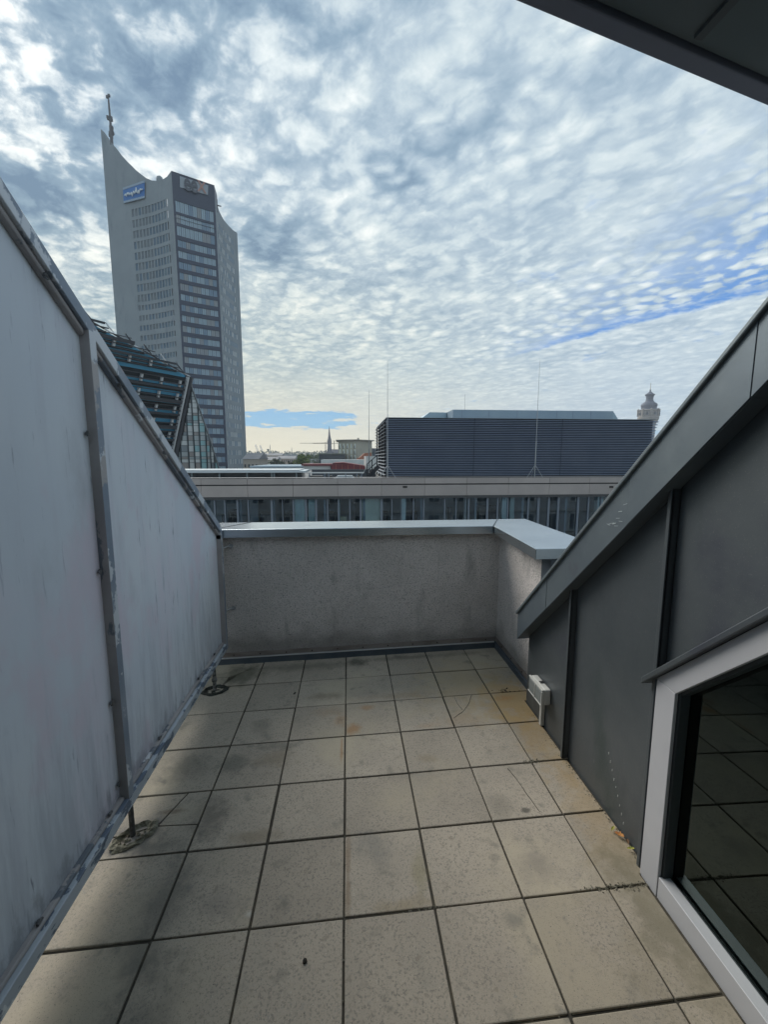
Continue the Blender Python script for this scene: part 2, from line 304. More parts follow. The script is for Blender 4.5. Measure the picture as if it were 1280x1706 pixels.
# tiles: concrete slabs with stains fixed to their place on the floor
def tile_mat():
    m=M('washed_concrete_slab',(.355,.312,.255),.82,0,(.300,.265,.218),2.6,6,lo=.32,hi=.68,
        patches=[((.27,.25,.21),5.5,.56,.80,(1,1,1)),((.215,.195,.165),120,.52,.62,(1,1,1)),((.46,.42,.36),260,.60,.70,(1,1,1)),((.24,.21,.17),30,.60,.70,(1,1,1)),((.37,.325,.25),1.5,.48,.68,(1,1,1)),((.20,.185,.155),11,.56,.74,(1,1,1)),((.235,.225,.205),38,.60,.78,(1,1,1))],
        speck=((.13,.12,.10),300,.60,.67),bump=.35,bscale=230,bdist=.0018,objvar=.085,spec=.35)
    nt=m.node_tree;N=nt.nodes;L=nt.links;b=N['Principled BSDF']
    src=b.inputs['Base Color'].links[0].from_socket
    geo=N.new('ShaderNodeNewGeometry'); sp=N.new('ShaderNodeSeparateXYZ'); L.new(geo.outputs['Position'],sp.inputs[0])
    def mt(op,a,c=None,clamp=False):
        o=N.new('ShaderNodeMath');o.operation=op;o.use_clamp=clamp
        for i,v in enumerate((a,c)):
            if v is None: continue
            if isinstance(v,(int,float)): o.inputs[i].default_value=v
            else: L.new(v,o.inputs[i])
        return o.outputs[0]
    def nz(sc,d=5,r=.6):
        t=N.new('ShaderNodeTexNoise'); L.new(geo.outputs['Position'],t.inputs['Vector']); t.inputs['Scale'].default_value=sc; t.inputs['Detail'].default_value=d; t.inputs['Roughness'].default_value=r; return t.outputs[0]
    n1=nz(9); n2=nz(26)
    def sm(v,a,c):
        o=N.new('ShaderNodeMapRange');o.interpolation_type='SMOOTHSTEP';L.new(v,o.inputs[0]);o.inputs[1].default_value=a;o.inputs[2].default_value=c;return o.outputs[0]
    def mx(f,a,c):
        o=N.new('ShaderNodeMix');o.data_type='RGBA';L.new(f,o.inputs[0]);L.new(a,o.inputs[6]);o.inputs[7].default_value=(*c,1);return o.outputs[2]
    col=src
    def stain(cx,cy_,rx,ry,c,k,edge=.9,nk=1.4):
        nonlocal col
        a=mt('DIVIDE',mt('SUBTRACT',sp.outputs[0],cx),rx); d=mt('DIVIDE',mt('SUBTRACT',sp.outputs[1],cy_),ry)
        r=mt('SQRT',mt('ADD',mt('MULTIPLY',a,a),mt('MULTIPLY',d,d)))
        r=mt('ADD',r,mt('MULTIPLY',mt('SUBTRACT',n1,.5),nk)); r=mt('ADD',r,mt('MULTIPLY',mt('SUBTRACT',n2,.5),nk*.7))
        f=mt('MULTIPLY',mt('SUBTRACT',1.,sm(r,1-edge,1.)),k,True); col=mx(f,col,c)
    G=(.085,.088,.075); Rr=(.30,.15,.05); Y=(.29,.20,.085)
    stain(1.10,-.42,.28,.34,Y,.75,.7); stain(1.13,-.78,.2,.5,Y,.5); stain(1.13,-1.3,.2,.5,Y,.42); stain(.9,-.2,.6,.5,(.34,.27,.16),.5,1.); stain(1.15,-1.9,.35,.6,(.20,.175,.12),.6,1.)
    stain(1.07,-.40,.10,.05,Rr,.5); stain(.72,-.60,.2,.1,Rr,.14)
    stain(.045,-.60,.07,.07,Rr,.62); stain(.14,-.39,.07,.035,Rr,.45); stain(-.03,-.5,.06,.1,Rr,.30); stain(-.02,-.75,.012,.16,Rr,.5)
    stain(-.10,-.40,.14,.07,(.22,.15,.09),.35); stain(-.15,-.22,.18,.06,(.15,.12,.085),.5); stain(.35,-.28,.4,.05,(.20,.15,.09),.3); stain(.5,-.62,.12,.04,Rr,.2)
    stain(-.80,.15,.25,.22,(.085,.088,.06),.75); stain(-.35,.22,.6,.09,(.12,.115,.09),.6); stain(.1,.24,.12,.09,(.07,.07,.055),.8); stain(.6,.26,.7,.05,(.12,.11,.085),.55)
    stain(-.52,-.50,.10,.10,G,.35); stain(-.38,-.80,.16,.09,(.16,.125,.08),.45); stain(-.60,-.82,.11,.13,G,.55); stain(-.40,-.70,.18,.05,G,.45)
    stain(-.86,-.80,.18,.14,(.12,.115,.095),.6); stain(-.62,-1.15,.13,.15,(.11,.10,.085),.65); stain(-.40,-1.28,.15,.05,(.16,.13,.085),.5)
    stain(-.66,-1.55,.13,.42,(.115,.11,.098),.6,1.); stain(-.6,-2.0,.16,.4,(.12,.115,.1),.5,1.); stain(-.80,-1.28,.25,.07,(.12,.115,.1),.55)
    stain(-.92,-1.22,.15,.15,(.10,.10,.105),.65); stain(-.8,-1.10,.09,.02,(.13,.09,.06),.6)
    stain(.12,-1.38,.11,.13,(.15,.15,.14),.45); stain(.30,-1.5,.05,.12,(.20,.18,.10),.5); stain(.22,-1.63,.2,.04,(.22,.17,.09),.4); stain(.45,-.9,.08,.05,(.22,.18,.12),.5)
    stain(.60,-1.72,.06,.04,(.13,.13,.12),.55); stain(.72,-1.25,.14,.12,(.14,.13,.11),.45); stain(.76,-1.55,.10,.10,(.15,.14,.13),.45); stain(-.45,-1.55,.1,.08,(.15,.14,.13),.4)
    stain(.015,-1.5,.016,.3,(.18,.12,.07),.55); stain(1.1,-1.75,.12,.35,(.14,.13,.095),.55,.8)
    stain(.83,-1.28,.03,.02,(.08,.075,.065),.8,.6,.6); stain(-.34,-1.6,.03,.02,(.5,.49,.46),.4)
    # pits
    v=N.new('ShaderNodeTexVoronoi'); v.inputs['Scale'].default_value=42; L.new(geo.outputs['Position'],v.inputs['Vector'])
    pit=mt('MULTIPLY',mt('SUBTRACT',1.,sm(v.outputs['Distance'],.04,.10)),sm(n2,.46,.56)); col=mx(mt('MULTIPLY',pit,.85,True),col,(.055,.05,.045))
    L.new(col,b.inputs['Base Color']); return m
tile_m=tile_mat()
joint_m=M('joint_dirt',(.040,.036,.028),.95,0,(.075,.065,.045),14,5,lo=.45,hi=.7,bump=.6,bscale=90,bdist=.004,patches=[((.13,.11,.075),30,.66,.72,(1,1,1))])
mortar_m=M('crumbling_mortar',(.20,.19,.145),.95,0,(.09,.085,.06),30,5,bump=1,bscale=60,bdist=.01,patches=[((.26,.25,.21),22,.6,.66,(1,1,1))])
moss_m=M('dark_moss_debris',(.045,.045,.038),.95,0,(.025,.03,.025),40,4,bump=1,bscale=80,bdist=.008,patches=[((.12,.12,.10),60,.62,.68,(1,1,1))])
crack_m=M('crack_line',(.05,.045,.038),.95)
leaf_o=M('orange_dead_leaf',(.42,.19,.04),.7,0,(.28,.10,.02),60)
leaf_y=M('yellow_green_leaf',(.36,.33,.06),.7,0,(.22,.24,.05),60)
# ================================================================== TERRACE FLOOR
S=.33
floor=bpy.data.objects.new('terrace_floor',None); COL.objects.link(floor); floor.location=(0,0,0); ORG['terrace_floor']=Vector(); struct(floor)
def fplane(mb,x0,x1,y0,y1,dz=0.): mb.hexa([(x0,y0,fz(x0,y0)-.05+dz),(x1,y0,fz(x1,y0)-.05+dz),(x1,y1,fz(x1,y1)-.05+dz),(x0,y1,fz(x0,y1)-.05+dz),(x0,y0,fz(x0,y0)+dz),(x1,y0,fz(x1,y0)+dz),(x1,y1,fz(x1,y1)+dz),(x0,y1,fz(x0,y1)+dz)])
mb=MB(); fplane(mb,-4,1.6,-3.62,.45,-.0065); mb.build('joint_bed',joint_m,floor)
tr=random.Random(5)
def tile_poly(poly,dz=0.,tilt=(0,0),bev=.0035):
    mb=MB(); cx=sum(p[0] for p in poly)/len(poly); cyy=sum(p[1] for p in poly)/len(poly)
    top=[(x,y,fz(x,y)+dz+tilt[0]*(x-cx)+tilt[1]*(y-cyy)) for x,y in poly]; mb.prism([(x,y,z-.035) for x,y,z in top],(0,0,0)) if 0 else None
    n=len(poly); mb.add([(x,y,z-.035) for x,y,z in top]+top,[tuple(range(n))[::-1],tuple(range(n,2*n))]+[(i,(i+1)%n,n+(i+1)%n,n+i) for i in range(n)])
    ob=mb.build('tile',tile_m,floor,bevel=bev); ob.parent=floor
    return ob
cuts={(-3,0):[[(0,0),(1,0),(1,.55),(.62,.52),(.42,.35),(.36,0)],[(0,0),(.355,0),(.41,.36),(0,.42)],[(0,.43),(.41,.37),(.58,.50),(.60,1),(0,1)],[(.42,.36),(.60,.51),(1,.95),(1,1),(.615,1)],[(.63,.53),(1,.56),(1,.93)]],
      (-3,-4):[[(0,0),(1,0),(1,.40),(.52,.44),(.30,.36),(0,.30)],[(0,.31),(.29,.37),(.52,.45),(.70,1),(0,1)],[(.53,.445),(1,.41),(1,1),(.715,1)]]}
for i in range(-4,4):
    for j in range(-11,2):
        x0,x1,y0,y1=i*S,(i+1)*S,(j-1)*S,j*S
        if x1<-1.5: continue
        if j==1: y1=.345
        if i==-4: x1=-1.045
        if i==-3: x0=-1.045
        if i==3: x1=1.262 if y0>-.42 else (1.186 if y0>-1.6 else 1.143)
        if y0<-3.6: continue
        g=.0030+tr.random()*.0024
        if i==-4 and False: continue
        dz=tr.uniform(-.0012,.0012); tl=(tr.uniform(-.004,.004),tr.uniform(-.004,.004))
        o=(tr.uniform(-.0014,.0014),tr.uniform(-.0014,.0014))
        key=(i,j-1) if False else (i,j)
        if (i,j)==(-3,1): pcs=cuts[(-3,0)]
        elif (i,j)==(-3,-3): pcs=cuts[(-3,-4)]
        else: pcs=None
        if pcs:
            for pc in pcs:
                k=.004
                cxx=sum(a for a,_ in pc)/len(pc); cyy=sum(b for _,b in pc)/len(pc)
                q=[((cxx+(a-cxx)*(1-k*3)),(cyy+(b-cyy)*(1-k*3))) for a,b in pc]
                tile_poly([(x0+g+(x1-x0-2*g)*a,y0+g+(y1-y0-2*g)*b) for a,b in q],dz+tr.uniform(-.002,.001),(tr.uniform(-.01,.01),tr.uniform(-.01,.01)),.0015)
        elif i==3 and y0<-.42 and y1>-.42+.001:
            tile_poly([(x0+g,y0+g),(1.186,y0+g),(1.186,-.44),(1.262,-.44),(1.262,y1-g),(x0+g,y1-g)],dz)
        elif i==3 and y0<-1.6 and y1>-1.6:
            tile_poly([(x0+g,y0+g),(1.143,y0+g),(1.143,-1.612),(1.186,-1.612),(1.186,y1-g),(x0+g,y1-g)],dz)
        else: tile_poly([(x0+g+o[0],y0+g+o[1]),(x1-g+o[0],y0+g+o[1]),(x1-g+o[0],y1-g+o[1]),(x0+g+o[0],y1-g+o[1])],dz,tl)
# hairline cracks and marks
def crack(pts,w=.0022,name='crack',mat=None):
    mb=MB(); P=[Vector((x,y,fz(x,y)+.0022)) for x,y in pts]
    for a,b in zip(P,P[1:]): mb.bar(a,b,w*tr.uniform(.6,1.3),.0012)
    return mb.build(name,mat or crack_m,floor)
def fl(px,py):
    d=ray(px,py); n=Vector((-.0253,.00127,1)); p=CAM+d*(-(n.dot(CAM))/n.dot(d)); return (p.x,p.y)
def curve(*pp):
    P=[fl(*p) for p in pp]; out=[]
    for a,b in zip(P,P[1:]):
        for k in range(4): t=k/4; out.append((a[0]+(b[0]-a[0])*t+tr.uniform(-.002,.002),a[1]+(b[1]-a[1])*t+tr.uniform(-.002,.002)))
    return out+[P[-1]]
crack(curve((786,1158),(781,1173),(772,1185),(756,1197)),.003); crack(curve((757,1160),(762,1172),(771,1183)),.0018)
crack(curve((846,1280),(862,1300),(880,1325),(900,1353)),.002)
crack(curve((20,1598),(12,1612),(2,1622)),.003)
# ================================================================== PARAPET
par=thing('parapet',(0.1,.5,0),'rough rendered parapet wall with zinc coping at the end of the terrace','parapet')
YW=.353; XW=1.275
mb=MB(); mb.box(-4,XW,YW,.655,-.1,1.02); mb.build('back_wall',render_m,par)
mb=MB(); mb.box(XW,1.585,-.41,.655,-.1,1.018); mb.build('side_wall',render_m,par)
mb=MB(); mb.box(XW-.004,1.589,-.535,-.412,-.1,1.012); mb.build('metal_end',dark_metal,par)
# coping pieces
ZT=1.082; ZB=1.016
def cop(poly,name='coping'):
    mb=MB(); mb.prism([(x,y,ZB) for x,y in poly],(0,0,ZT-ZB)); return mb.build(name,zinc_cap,par,bevel=.004)
YF,YBk=.305,.665
cop([(-4,YF),(-1.02,YF),(-.80,YBk),(-4,YBk)]); cop([(-1.015,YF),(1.198,YF),(1.36,YBk-.004),(-.795,YBk-.004)])
cop([(1.203,YF),(1.158,-.56),(1.60,-.56),(1.62,YBk),(1.366,YBk)])
# standing joints
for a,b in (((-1.017,YF),(-.797,YBk)),((1.2,YF),(1.363,YBk))):
    mb=MB(); mb.bar((a[0],a[1],ZT+.0015),(b[0],b[1],ZT+.0015),.006,.004); mb.build('coping_joint',dark_metal,par)
# upstand
def sk(x,zt): return fz(x,YW)+zt
mb=MB(); 
def strip(mb,x0,x1,y0,y1,za,zb): mb.hexa([(x0,y0,fz(x0)+za),(x1,y0,fz(x1)+za),(x1,y1,fz(x1)+za),(x0,y1,fz(x0)+za),(x0,y0,fz(x0)+zb),(x1,y0,fz(x1)+zb),(x1,y1,fz(x1)+zb),(x0,y1,fz(x0)+zb)])
strip(mb,-4,XW-.004,YW-.022,YW-.002,-.02,.050); mb.box(XW-.022,XW-.002,-.55,YW-.023,0,.080); mb.build('upstand_flashing',dark_metal,par,bevel=.002)
mb=MB(); strip(mb,-4,XW-.006,YW-.008,YW-.001,.0515,.092); mb.box(XW-.008,XW-.0015,-.41,YW-.009,.082,.118); mb.build('clamping_strip',alu,par,bevel=.001)
mb=MB(); strip(mb,-4,XW-.024,YW-.026,YW-.0085,.0505,.0545); mb.build('bright_edge',M('bare_aluminium_edge',(.55,.56,.57),.4,.5),par)
sm_=MB(); sm_.lathe((0,0),[(.006,0),(.006,.003),(.003,.005)],8); scm=sm_.mesh('screw',M('rusty_screw',(.06,.045,.04),.7))
for k in range(11):
    x=-.9+k*.208; inst(scm,'screw',par,(x,YW-.008,fz(x)+.072),(rad(90),0,0))
for k in range(4):
    y=.2-k*.2; inst(scm,'screw',par,(XW-.008,y,.10),(0,rad(-90),0))
# ================================================================== PRIVACY SCREEN (left)
scr=thing('privacy_screen',(-.95,-1.2,-.02),'tall grey board privacy screen with sloping top in a peeling metal frame','privacy screen')
XF=-.93; XB=-.965
def zt_(y): return 1.127-.697*(y-.265)     # outer top edge
def zb_(y): return .110+.014*(y+1.39)     # lower edge of bottom rail
YE=.30
def zin(y): return zt_(y)-.062
posts=[(-3.66,-3.62),(-1.222,-1.180),(.262,.30)]
for (a,b) in ((-3.62,-1.222),(-1.18,.262)):
    n=1; mb=MB(); y0,y1=a,b
    # sheet hangs 8 mm inside the frame
    poly=[(XB,y0,zb_(y0)+.02),(XB,y1,zb_(y1)+.02),(XB,y1,min(zin(y1),9)),(XB,y0,zin(y0))]
    if y0<-2: poly=[(XB,y0,zb_(y0)+.02),(XB,y1,zb_(y1)+.02),(XB,y1,zin(y1)),(XB,-2.25,zin(-2.25)),(XB,y0,zin(-2.25))]
    mb.prism(poly,(-.006,0,0)); mb.build('panel',panel_m,scr)
for k,(a,b) in enumerate(posts):
    top=min(zt_(b),zt_(-2.25))-.03
    if k==2: top=1.05
    mb=MB(); mb.m=0; mb.box(XB-.03,XF+.002,a,b,zb_(a)-.0,top)
    o=mb.build('post',[frame_m,frame_b],scr,bevel=.002)
    for p in o.data.polygons:
        if abs(p.normal.y)>.9: p.material_index=1
# top rail: face and underside bead
def rail(y0,y1,z0,z1,h,x0,x1,mats,name,bev=.003):
    mb=MB(); mb.hexa([(x0,y0,z0-h),(x1,y0,z0-h),(x1,y1,z1-h),(x0,y1,z1-h),(x0,y0,z0),(x1,y0,z0),(x1,y1,z1),(x0,y1,z1)]); return mb.build(name,mats,scr,bevel=bev)
rail(-2.25,.262,zt_(-2.25),zt_(.262),.058,XB-.03,XF,frame_m,'top_rail')
rail(-3.66,-2.252,zt_(-2.25),zt_(-2.25),.058,XB-.03,XF,frame_m,'top_rail')
rail(-2.25,-1.225,zt_(-2.25)-.060,zt_(-1.225)-.060,.026,XB-.004,XF-.012,frame_b,'glazing_bead',.008)
rail(-1.178,.258,zt_(-1.178)-.060,zt_(.258)-.060,.026,XB-.004,XF-.012,frame_b,'glazing_bead',.008)
# short bend onto the end post
rail(.262,.302,zt_(.262),zt_(.302)-.03,.11,XB-.03,XF+.001,frame_m,'rail_end')
# bottom rail
rail(-3.66,.262,zb_(-3.66)+.052,zb_(.262)+.052,.052,XB-.03,XF+.003,frame_w,'bottom_rail')
rail(-1.178,.258,zb_(-1.178)+.068,zb_(.258)+.068,.0155,XB-.004,XF-.014,frame_b,'glazing_bead',.006)
rail(-3.62,-1.225,zb_(-3.62)+.068,zb_(-1.225)+.068,.0155,XB-.004,XF-.014,frame_b,'glazing_bead',.006)
# clips
cm=MB(); cm.tube([(0,0,0),(.008,0,.0)],.006,8); cm.tube([(.006,-.009,0),(.006,.009,0)],.0045,6)
clip=cm.mesh('clip',M('tarnished_clip',(.22,.23,.24),.4,.7,(.1,.1,.1),50))
for y,z,ry in [(-1.24,1.72,0),(-1.24,1.18,0),(-1.24,.62,0),(-1.24,.25,0)]: inst(clip,'clip',scr,(XB+.004,y,z),(rad(90),0,0),(1.2,1.2,1.2))
for y in (-1.75,-1.42): inst(clip,'clip',scr,(XF-.012,y,zt_(y)-.09),(rad(-35),0,0),(1.2,1.2,1.2))
for y in (-1.02,-.62,-.12,.14): inst(clip,'clip',scr,(XF-.012,y,zt_(y)-.09),(rad(-35),0,0),(1.3,1.3,1.3))
for y in (-1.72,-1.32,-.86,-.28,.05): inst(clip,'clip',scr,(XB+.006,y,zb_(y)+.075),(0,0,0),(1.2,1.2,1.2))
# feet
for (y,r) in ((-1.21,.011),(-.047,.013)):
    x=-.928 if y<-1 else -.925
    x=-.945
    mb=MB(); mb.tube([(x+.012,y,zb_(y)+.004),(x+.012,y,fz(x,y)-.01)],r,12)
    if y>-1: mb.tube([(x+.012,y,.066),(x+.012,y,.050)],.019,8)
    mb.build('foot',M('foot_steel_%d'%int(abs(y)*10),(.10,.105,.11) if y<-1 else (.30,.31,.31),.5,.5,(.05,.05,.05),30),scr,smooth=False)
# brackets to the parapet
for z in (.93,.43):
    mb=MB(); mb.tube([(-.95,.29,z),(-.915,.325,z+.012),(-.885,YW+.004,z+.012)],.0075,8); mb.lathe((-.885,0),[(.001,0)],3) if 0 else None
    mb.tube([(-.885,YW-.006,z+.012),(-.885,YW+.004,z+.012)],.017,12); mb.build('wall_bracket',M('bracket_zinc%d'%int(z*10),(.34,.35,.36),.4,.6),scr)
# mortar rings round the feet
def collar(cx,cy_,rx,ry,mat,label,rot,seed,kind='mortar_collar'):
    q=random.Random(seed); mb=MB(); n=26; prof=[(0.15,-.012),(.45,-.010),(.66,-.004),(.80,.008),(.90,.011),(1.0,.004),(1.08,-.004)]
    vs=[];fs=[]
    for (r,z) in prof:
        for k in range(n):
            t=2*math.pi*k/n; rr=r*(1+q.uniform(-.09,.09)); a=rx*rr*math.cos(t); b=ry*rr*math.sin(t); x=cx+a*math.cos(rot)-b*math.sin(rot); y=cy_+a*math.sin(rot)+b*math.cos(rot)
            vs.append((x,y,fz(x,y)+z+q.uniform(-.003,.004)+.004))
    for i in range(len(prof)-1):
        for k in range(n): fs.append((i*n+k,i*n+(k+1)%n,(i+1)*n+(k+1)%n,(i+1)*n+k))
    fs.append(tuple(range(n))[::-1]); mb.add(vs,fs)
    for k in range(34):   # lumps
        t=q.uniform(0,6.28); rr=q.uniform(.1,.95); a=rx*rr*math.cos(t); b=ry*rr*math.sin(t); x=cx+a*math.cos(rot)-b*math.sin(rot); y=cy_+a*math.sin(rot)+b*math.cos(rot); s=q.uniform(.003,.009); z=fz(x,y)+.0
        mb.add([(x-s,y,z),(x,y-s,z),(x+s,y,z),(x,y+s,z),(x+q.uniform(-s,s)*.5,y,z+s*1.1)],[(0,1,4),(1,2,4),(2,3,4),(3,0,4),(3,2,1,0)])
    o=mb.build(kind,mat,None,recalc=True); tag(o,label,'mortar ring' if kind=='mortar_collar' else 'debris'); return o
collar(-.921,-1.218,.092,.052,mortar_m,'crumbling ochre mortar ring around the foot of the screen midway along',rad(38),3)
collar(-.930,-.052,.085,.060,moss_m,'dark mossy debris heaped around the screen foot nearest the parapet',rad(10),4,'moss_clump')
# ================================================================== ROOF CHEEK, VERGE, WINDOW (right)
XC=1.19
ck=thing('roof_cheek',(1.3,-1.4,0),'dark zinc clad side wall of the roof with a sloping verge board','roof wall')
def vlow(y): return .468+.92*(-.443-y)
def vtop(y): return vlow(y)+.176+.022*(-.443-y)
# body behind (solid dark)
mb=MB(); mb.prism([(XC+.02,-.455,-.05),(XC+.02,-.455,vlow(-.455)+.08),(XC+.02,-2.6,vlow(-2.6)+.08),(XC+.02,-3.6,vlow(-2.6)+.08),(XC+.02,-3.6,1.62),(XC+.02,-2.42,1.62),(XC+.02,-1.60,.80),(XC+.02,-1.60,-.05)],(.10,0,0)); mb.build('cheek_core',shadow_dark,ck)
def chk(y0,y1,z0,top0,top1):
    mb=MB(); mb.prism([(XC,y0,z0),(XC,y0,top0),(XC,y1,top1),(XC,y1,z0)],(.018,0,0)); return mb.build('zinc_panel',zinc_dark,ck,bevel=.002)
zf=.024
chk(-.455,-.972,zf,vlow(-.455)+.05,vlow(-.972)+.05)
chk(-.985,-1.575,zf,vlow(-.985)+.05,vlow(-1.575)+.05)
mb=MB(); mb.prism([(XC,-1.59,.80),(XC,-1.59,vlow(-1.59)+.05),(XC,-2.6,vlow(-2.6)+.05),(XC,-3.6,vlow(-2.6)+.05),(XC,-3.6,1.62),(XC,-2.42,1.62)],(.018,0,0)); mb.build('zinc_panel',zinc_dark,ck,bevel=.002)
for y in (-.978,-1.582,-2.18):
    z0=fz(1.19,y) if y>-1.6 else 1.40
    if y==-1.582: z0=.03
    mb=MB(); mb.box(XC-.030,XC+.002,y-.006,y+.004,z0,vlow(y)+.03)
    mb.box(XC-.034,XC-.022,y-.006,y+.009,z0,vlow(y)+.03); mb.build('standing_seam',zinc_dark,ck,bevel=.0015)
# front edge return of cheek
mb=MB(); mb.box(XC+.019,1.27,-.452,-.440,0,vlow(-.45)+.05); mb.build('front_return',zinc_dark,ck)
# verge board in lapped lengths
XV=1.118
ys=[-.432,-.52,-.80,-1.42,-1.88,-2.65]
for k,(a,b) in enumerate(zip(ys,ys[1:])):
    o_=.0015*(k%2)
    mb=MB(); a2=a+(.004 if k else 0)
    mb.prism([(XV-o_,a,vlow(a)),(XV-o_,b+.001,vlow(b+.001)),(XV-o_,b+.001,vtop(b+.001)),(XV-o_,a,vtop(a))],(.006,0,0))
    mb.prism([(XV+.0065,a,vlow(a)),(XV+.0065,b+.001,vlow(b+.001)),(XC-.002,b+.001,vlow(b+.001)),(XC-.002,a,vlow(a))],(0,0,.005))
    mb.build('verge_board',zinc_verge,ck,bevel=.0012)
mb=MB(); mb.bar((XV-.004,-.425,vtop(-.425)+.004),(XV-.004,-2.65,vtop(-2.65)+.004),.018,.016); mb.build('verge_roll',zinc,ck,bevel=.004)
mb=MB(); mb.prism([(XV+.007,-.436,vlow(-.436)+.006),(XV+.007,-.436,vtop(-.436)),(1.6,-.436,vtop(-.436)),(1.6,-.436,vlow(-.436)+.006)],(0,-.01,0)); mb.build('eaves_face',zinc_verge,ck)
# bird-dropping scratch on the verge
mb=MB(); q=random.Random(2)
for k in range(9):
    y=-1.30-.012*k*q.uniform(.8,1.2); z=vlow(y)+.07+q.uniform(-.02,.03); mb.bar((XV-.0035,y,z),(XV-.0035,y-.022,z+q.uniform(-.004,.012)),.0008,q.uniform(.001,.0028))
o=mb.build('scratch_marks',M('pale_scratch',(.45,.50,.52),.7),ck); o['kind']='stuff'
spm=M('pale_splash',(.42,.44,.44),.7)
for k in range(9):
    y=-1.315-.016*k; z=.30-.028*k+q.uniform(-.006,.006); mb=MB(); mb.box(XC-.0015,XC+.001,y,y+.0025,z,z+q.uniform(.004,.012)); mb.build('splash_mark',spm,ck)
# window / door
wi=MB()
win=bpy.data.objects.new('window',None); COL.objects.link(win); win.parent=ck; ORG['window']=org(ck)
XWn=1.148; YJ=-1.605; YI=-1.692
def wt(y): return .832+1.0*(YJ-y)     # outer upper edge
def wi_(y): return .822+1.0*(YI-y)+.0   # inner upper edge
fb=fz(1.15,-1.6)
TOPY=-2.62
mb=MB(); mb.prism([(XWn,YJ,fb-.01),(XWn,YI,fb-.01),(XWn,YI,wi_(YI)),(XWn,YJ,wt(YJ))],(.013,0,0)); mb.build('jamb',win_alu,win,bevel=.002)
mb=MB(); mb.prism([(XWn,YJ-.001,wt(YJ)+.001),(XWn,YI-.001,wi_(YI)+.001),(XWn,TOPY+.04,wi_(TOPY+.04)),(XWn,TOPY,wt(TOPY))],(.013,0,0)); mb.build('head_rail',win_alu,win,bevel=.002)
mb=MB(); mb.prism([(XWn,TOPY-.001,wt(TOPY)),(XWn,TOPY+.038,wi_(TOPY+.04)),(XWn,-3.6,wi_(TOPY+.04)),(XWn,-3.6,wt(TOPY))],(.013,0,0)); mb.build('head_rail',win_alu,win,bevel=.002)
mb=MB(); mb.box(XWn+.002,XWn+.042,-3.6,YI-.002,fb-.01,.108); mb.build('sill',win_alu,win,bevel=.002)
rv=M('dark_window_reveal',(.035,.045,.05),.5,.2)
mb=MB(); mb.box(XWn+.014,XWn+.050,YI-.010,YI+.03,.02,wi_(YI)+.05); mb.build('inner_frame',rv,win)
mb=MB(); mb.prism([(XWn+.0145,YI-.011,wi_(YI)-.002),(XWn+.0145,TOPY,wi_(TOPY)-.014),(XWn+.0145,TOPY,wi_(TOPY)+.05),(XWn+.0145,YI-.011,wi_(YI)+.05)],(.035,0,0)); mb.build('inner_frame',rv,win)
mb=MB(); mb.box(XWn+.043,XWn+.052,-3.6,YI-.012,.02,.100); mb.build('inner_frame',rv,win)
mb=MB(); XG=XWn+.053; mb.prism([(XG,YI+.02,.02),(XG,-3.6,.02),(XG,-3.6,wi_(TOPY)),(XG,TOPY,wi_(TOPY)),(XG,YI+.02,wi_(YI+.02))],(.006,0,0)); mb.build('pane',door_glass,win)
mb=MB(); mb.prism([(XWn-.022,YJ+.052,wt(YJ+.052)+.002),(XWn-.022,TOPY,wt(TOPY)+.002),(XWn-.022,TOPY,wt(TOPY)+.034),(XWn-.022,YJ+.052,wt(YJ+.052)+.030)],(.065,0,0)); mb.build('window_flashing',zinc_dark,ck,bevel=.004)
# dark room behind the glass
dr=bpy.data.objects.new('interior_room',None); COL.objects.link(dr); dr.parent=ck; ORG['interior_room']=org(ck)
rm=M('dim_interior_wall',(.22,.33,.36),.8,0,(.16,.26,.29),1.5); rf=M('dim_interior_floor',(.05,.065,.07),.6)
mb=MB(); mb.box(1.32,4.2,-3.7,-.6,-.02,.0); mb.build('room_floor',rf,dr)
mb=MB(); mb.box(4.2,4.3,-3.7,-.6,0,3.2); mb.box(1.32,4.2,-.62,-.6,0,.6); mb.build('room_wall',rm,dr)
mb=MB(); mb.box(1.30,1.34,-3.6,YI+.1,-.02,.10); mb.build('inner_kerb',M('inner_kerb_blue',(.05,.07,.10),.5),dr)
# ================================================================== SOCKET
sk_=thing('outdoor_socket',(1.17,-.69,.2),'small white double outdoor socket with grey lids and conduit on the dark wall','socket')
mb=MB(); mb.box(1.147,1.189,-.778,-.600,.205,.300); mb.build('housing',white_pl,sk_,bevel=.008)
for y in (-.772,-.686):
    mb=MB(); mb.box(1.131,1.146,y,y+.080,.208,.290); mb.build('lid',grey_pl,sk_,bevel=.006)
mb=MB(); mb.box(1.133,1.1465,-.778,-.600,.2905,.300); mb.box(1.133,1.1465,-.6915,-.6865,.21,.29); mb.box(1.129,1.1465,-.781,-.7735,.205,.29); mb.box(1.129,1.1465,-.6925,-.6855,.205,.29); mb.box(1.130,1.1465,-.778,-.600,.2005,.2078); mb.build('lid_rim',white_pl,sk_,bevel=.002)
mb=MB(); mb.box(1.160,1.185,-.704,-.680,.3005,.303); mb.build('cable_gland',black_pl,sk_)
mb=MB(); mb.box(1.166,1.189,-.715,-.690,.035,.204); mb.build('conduit',white_pl,sk_,bevel=.003)
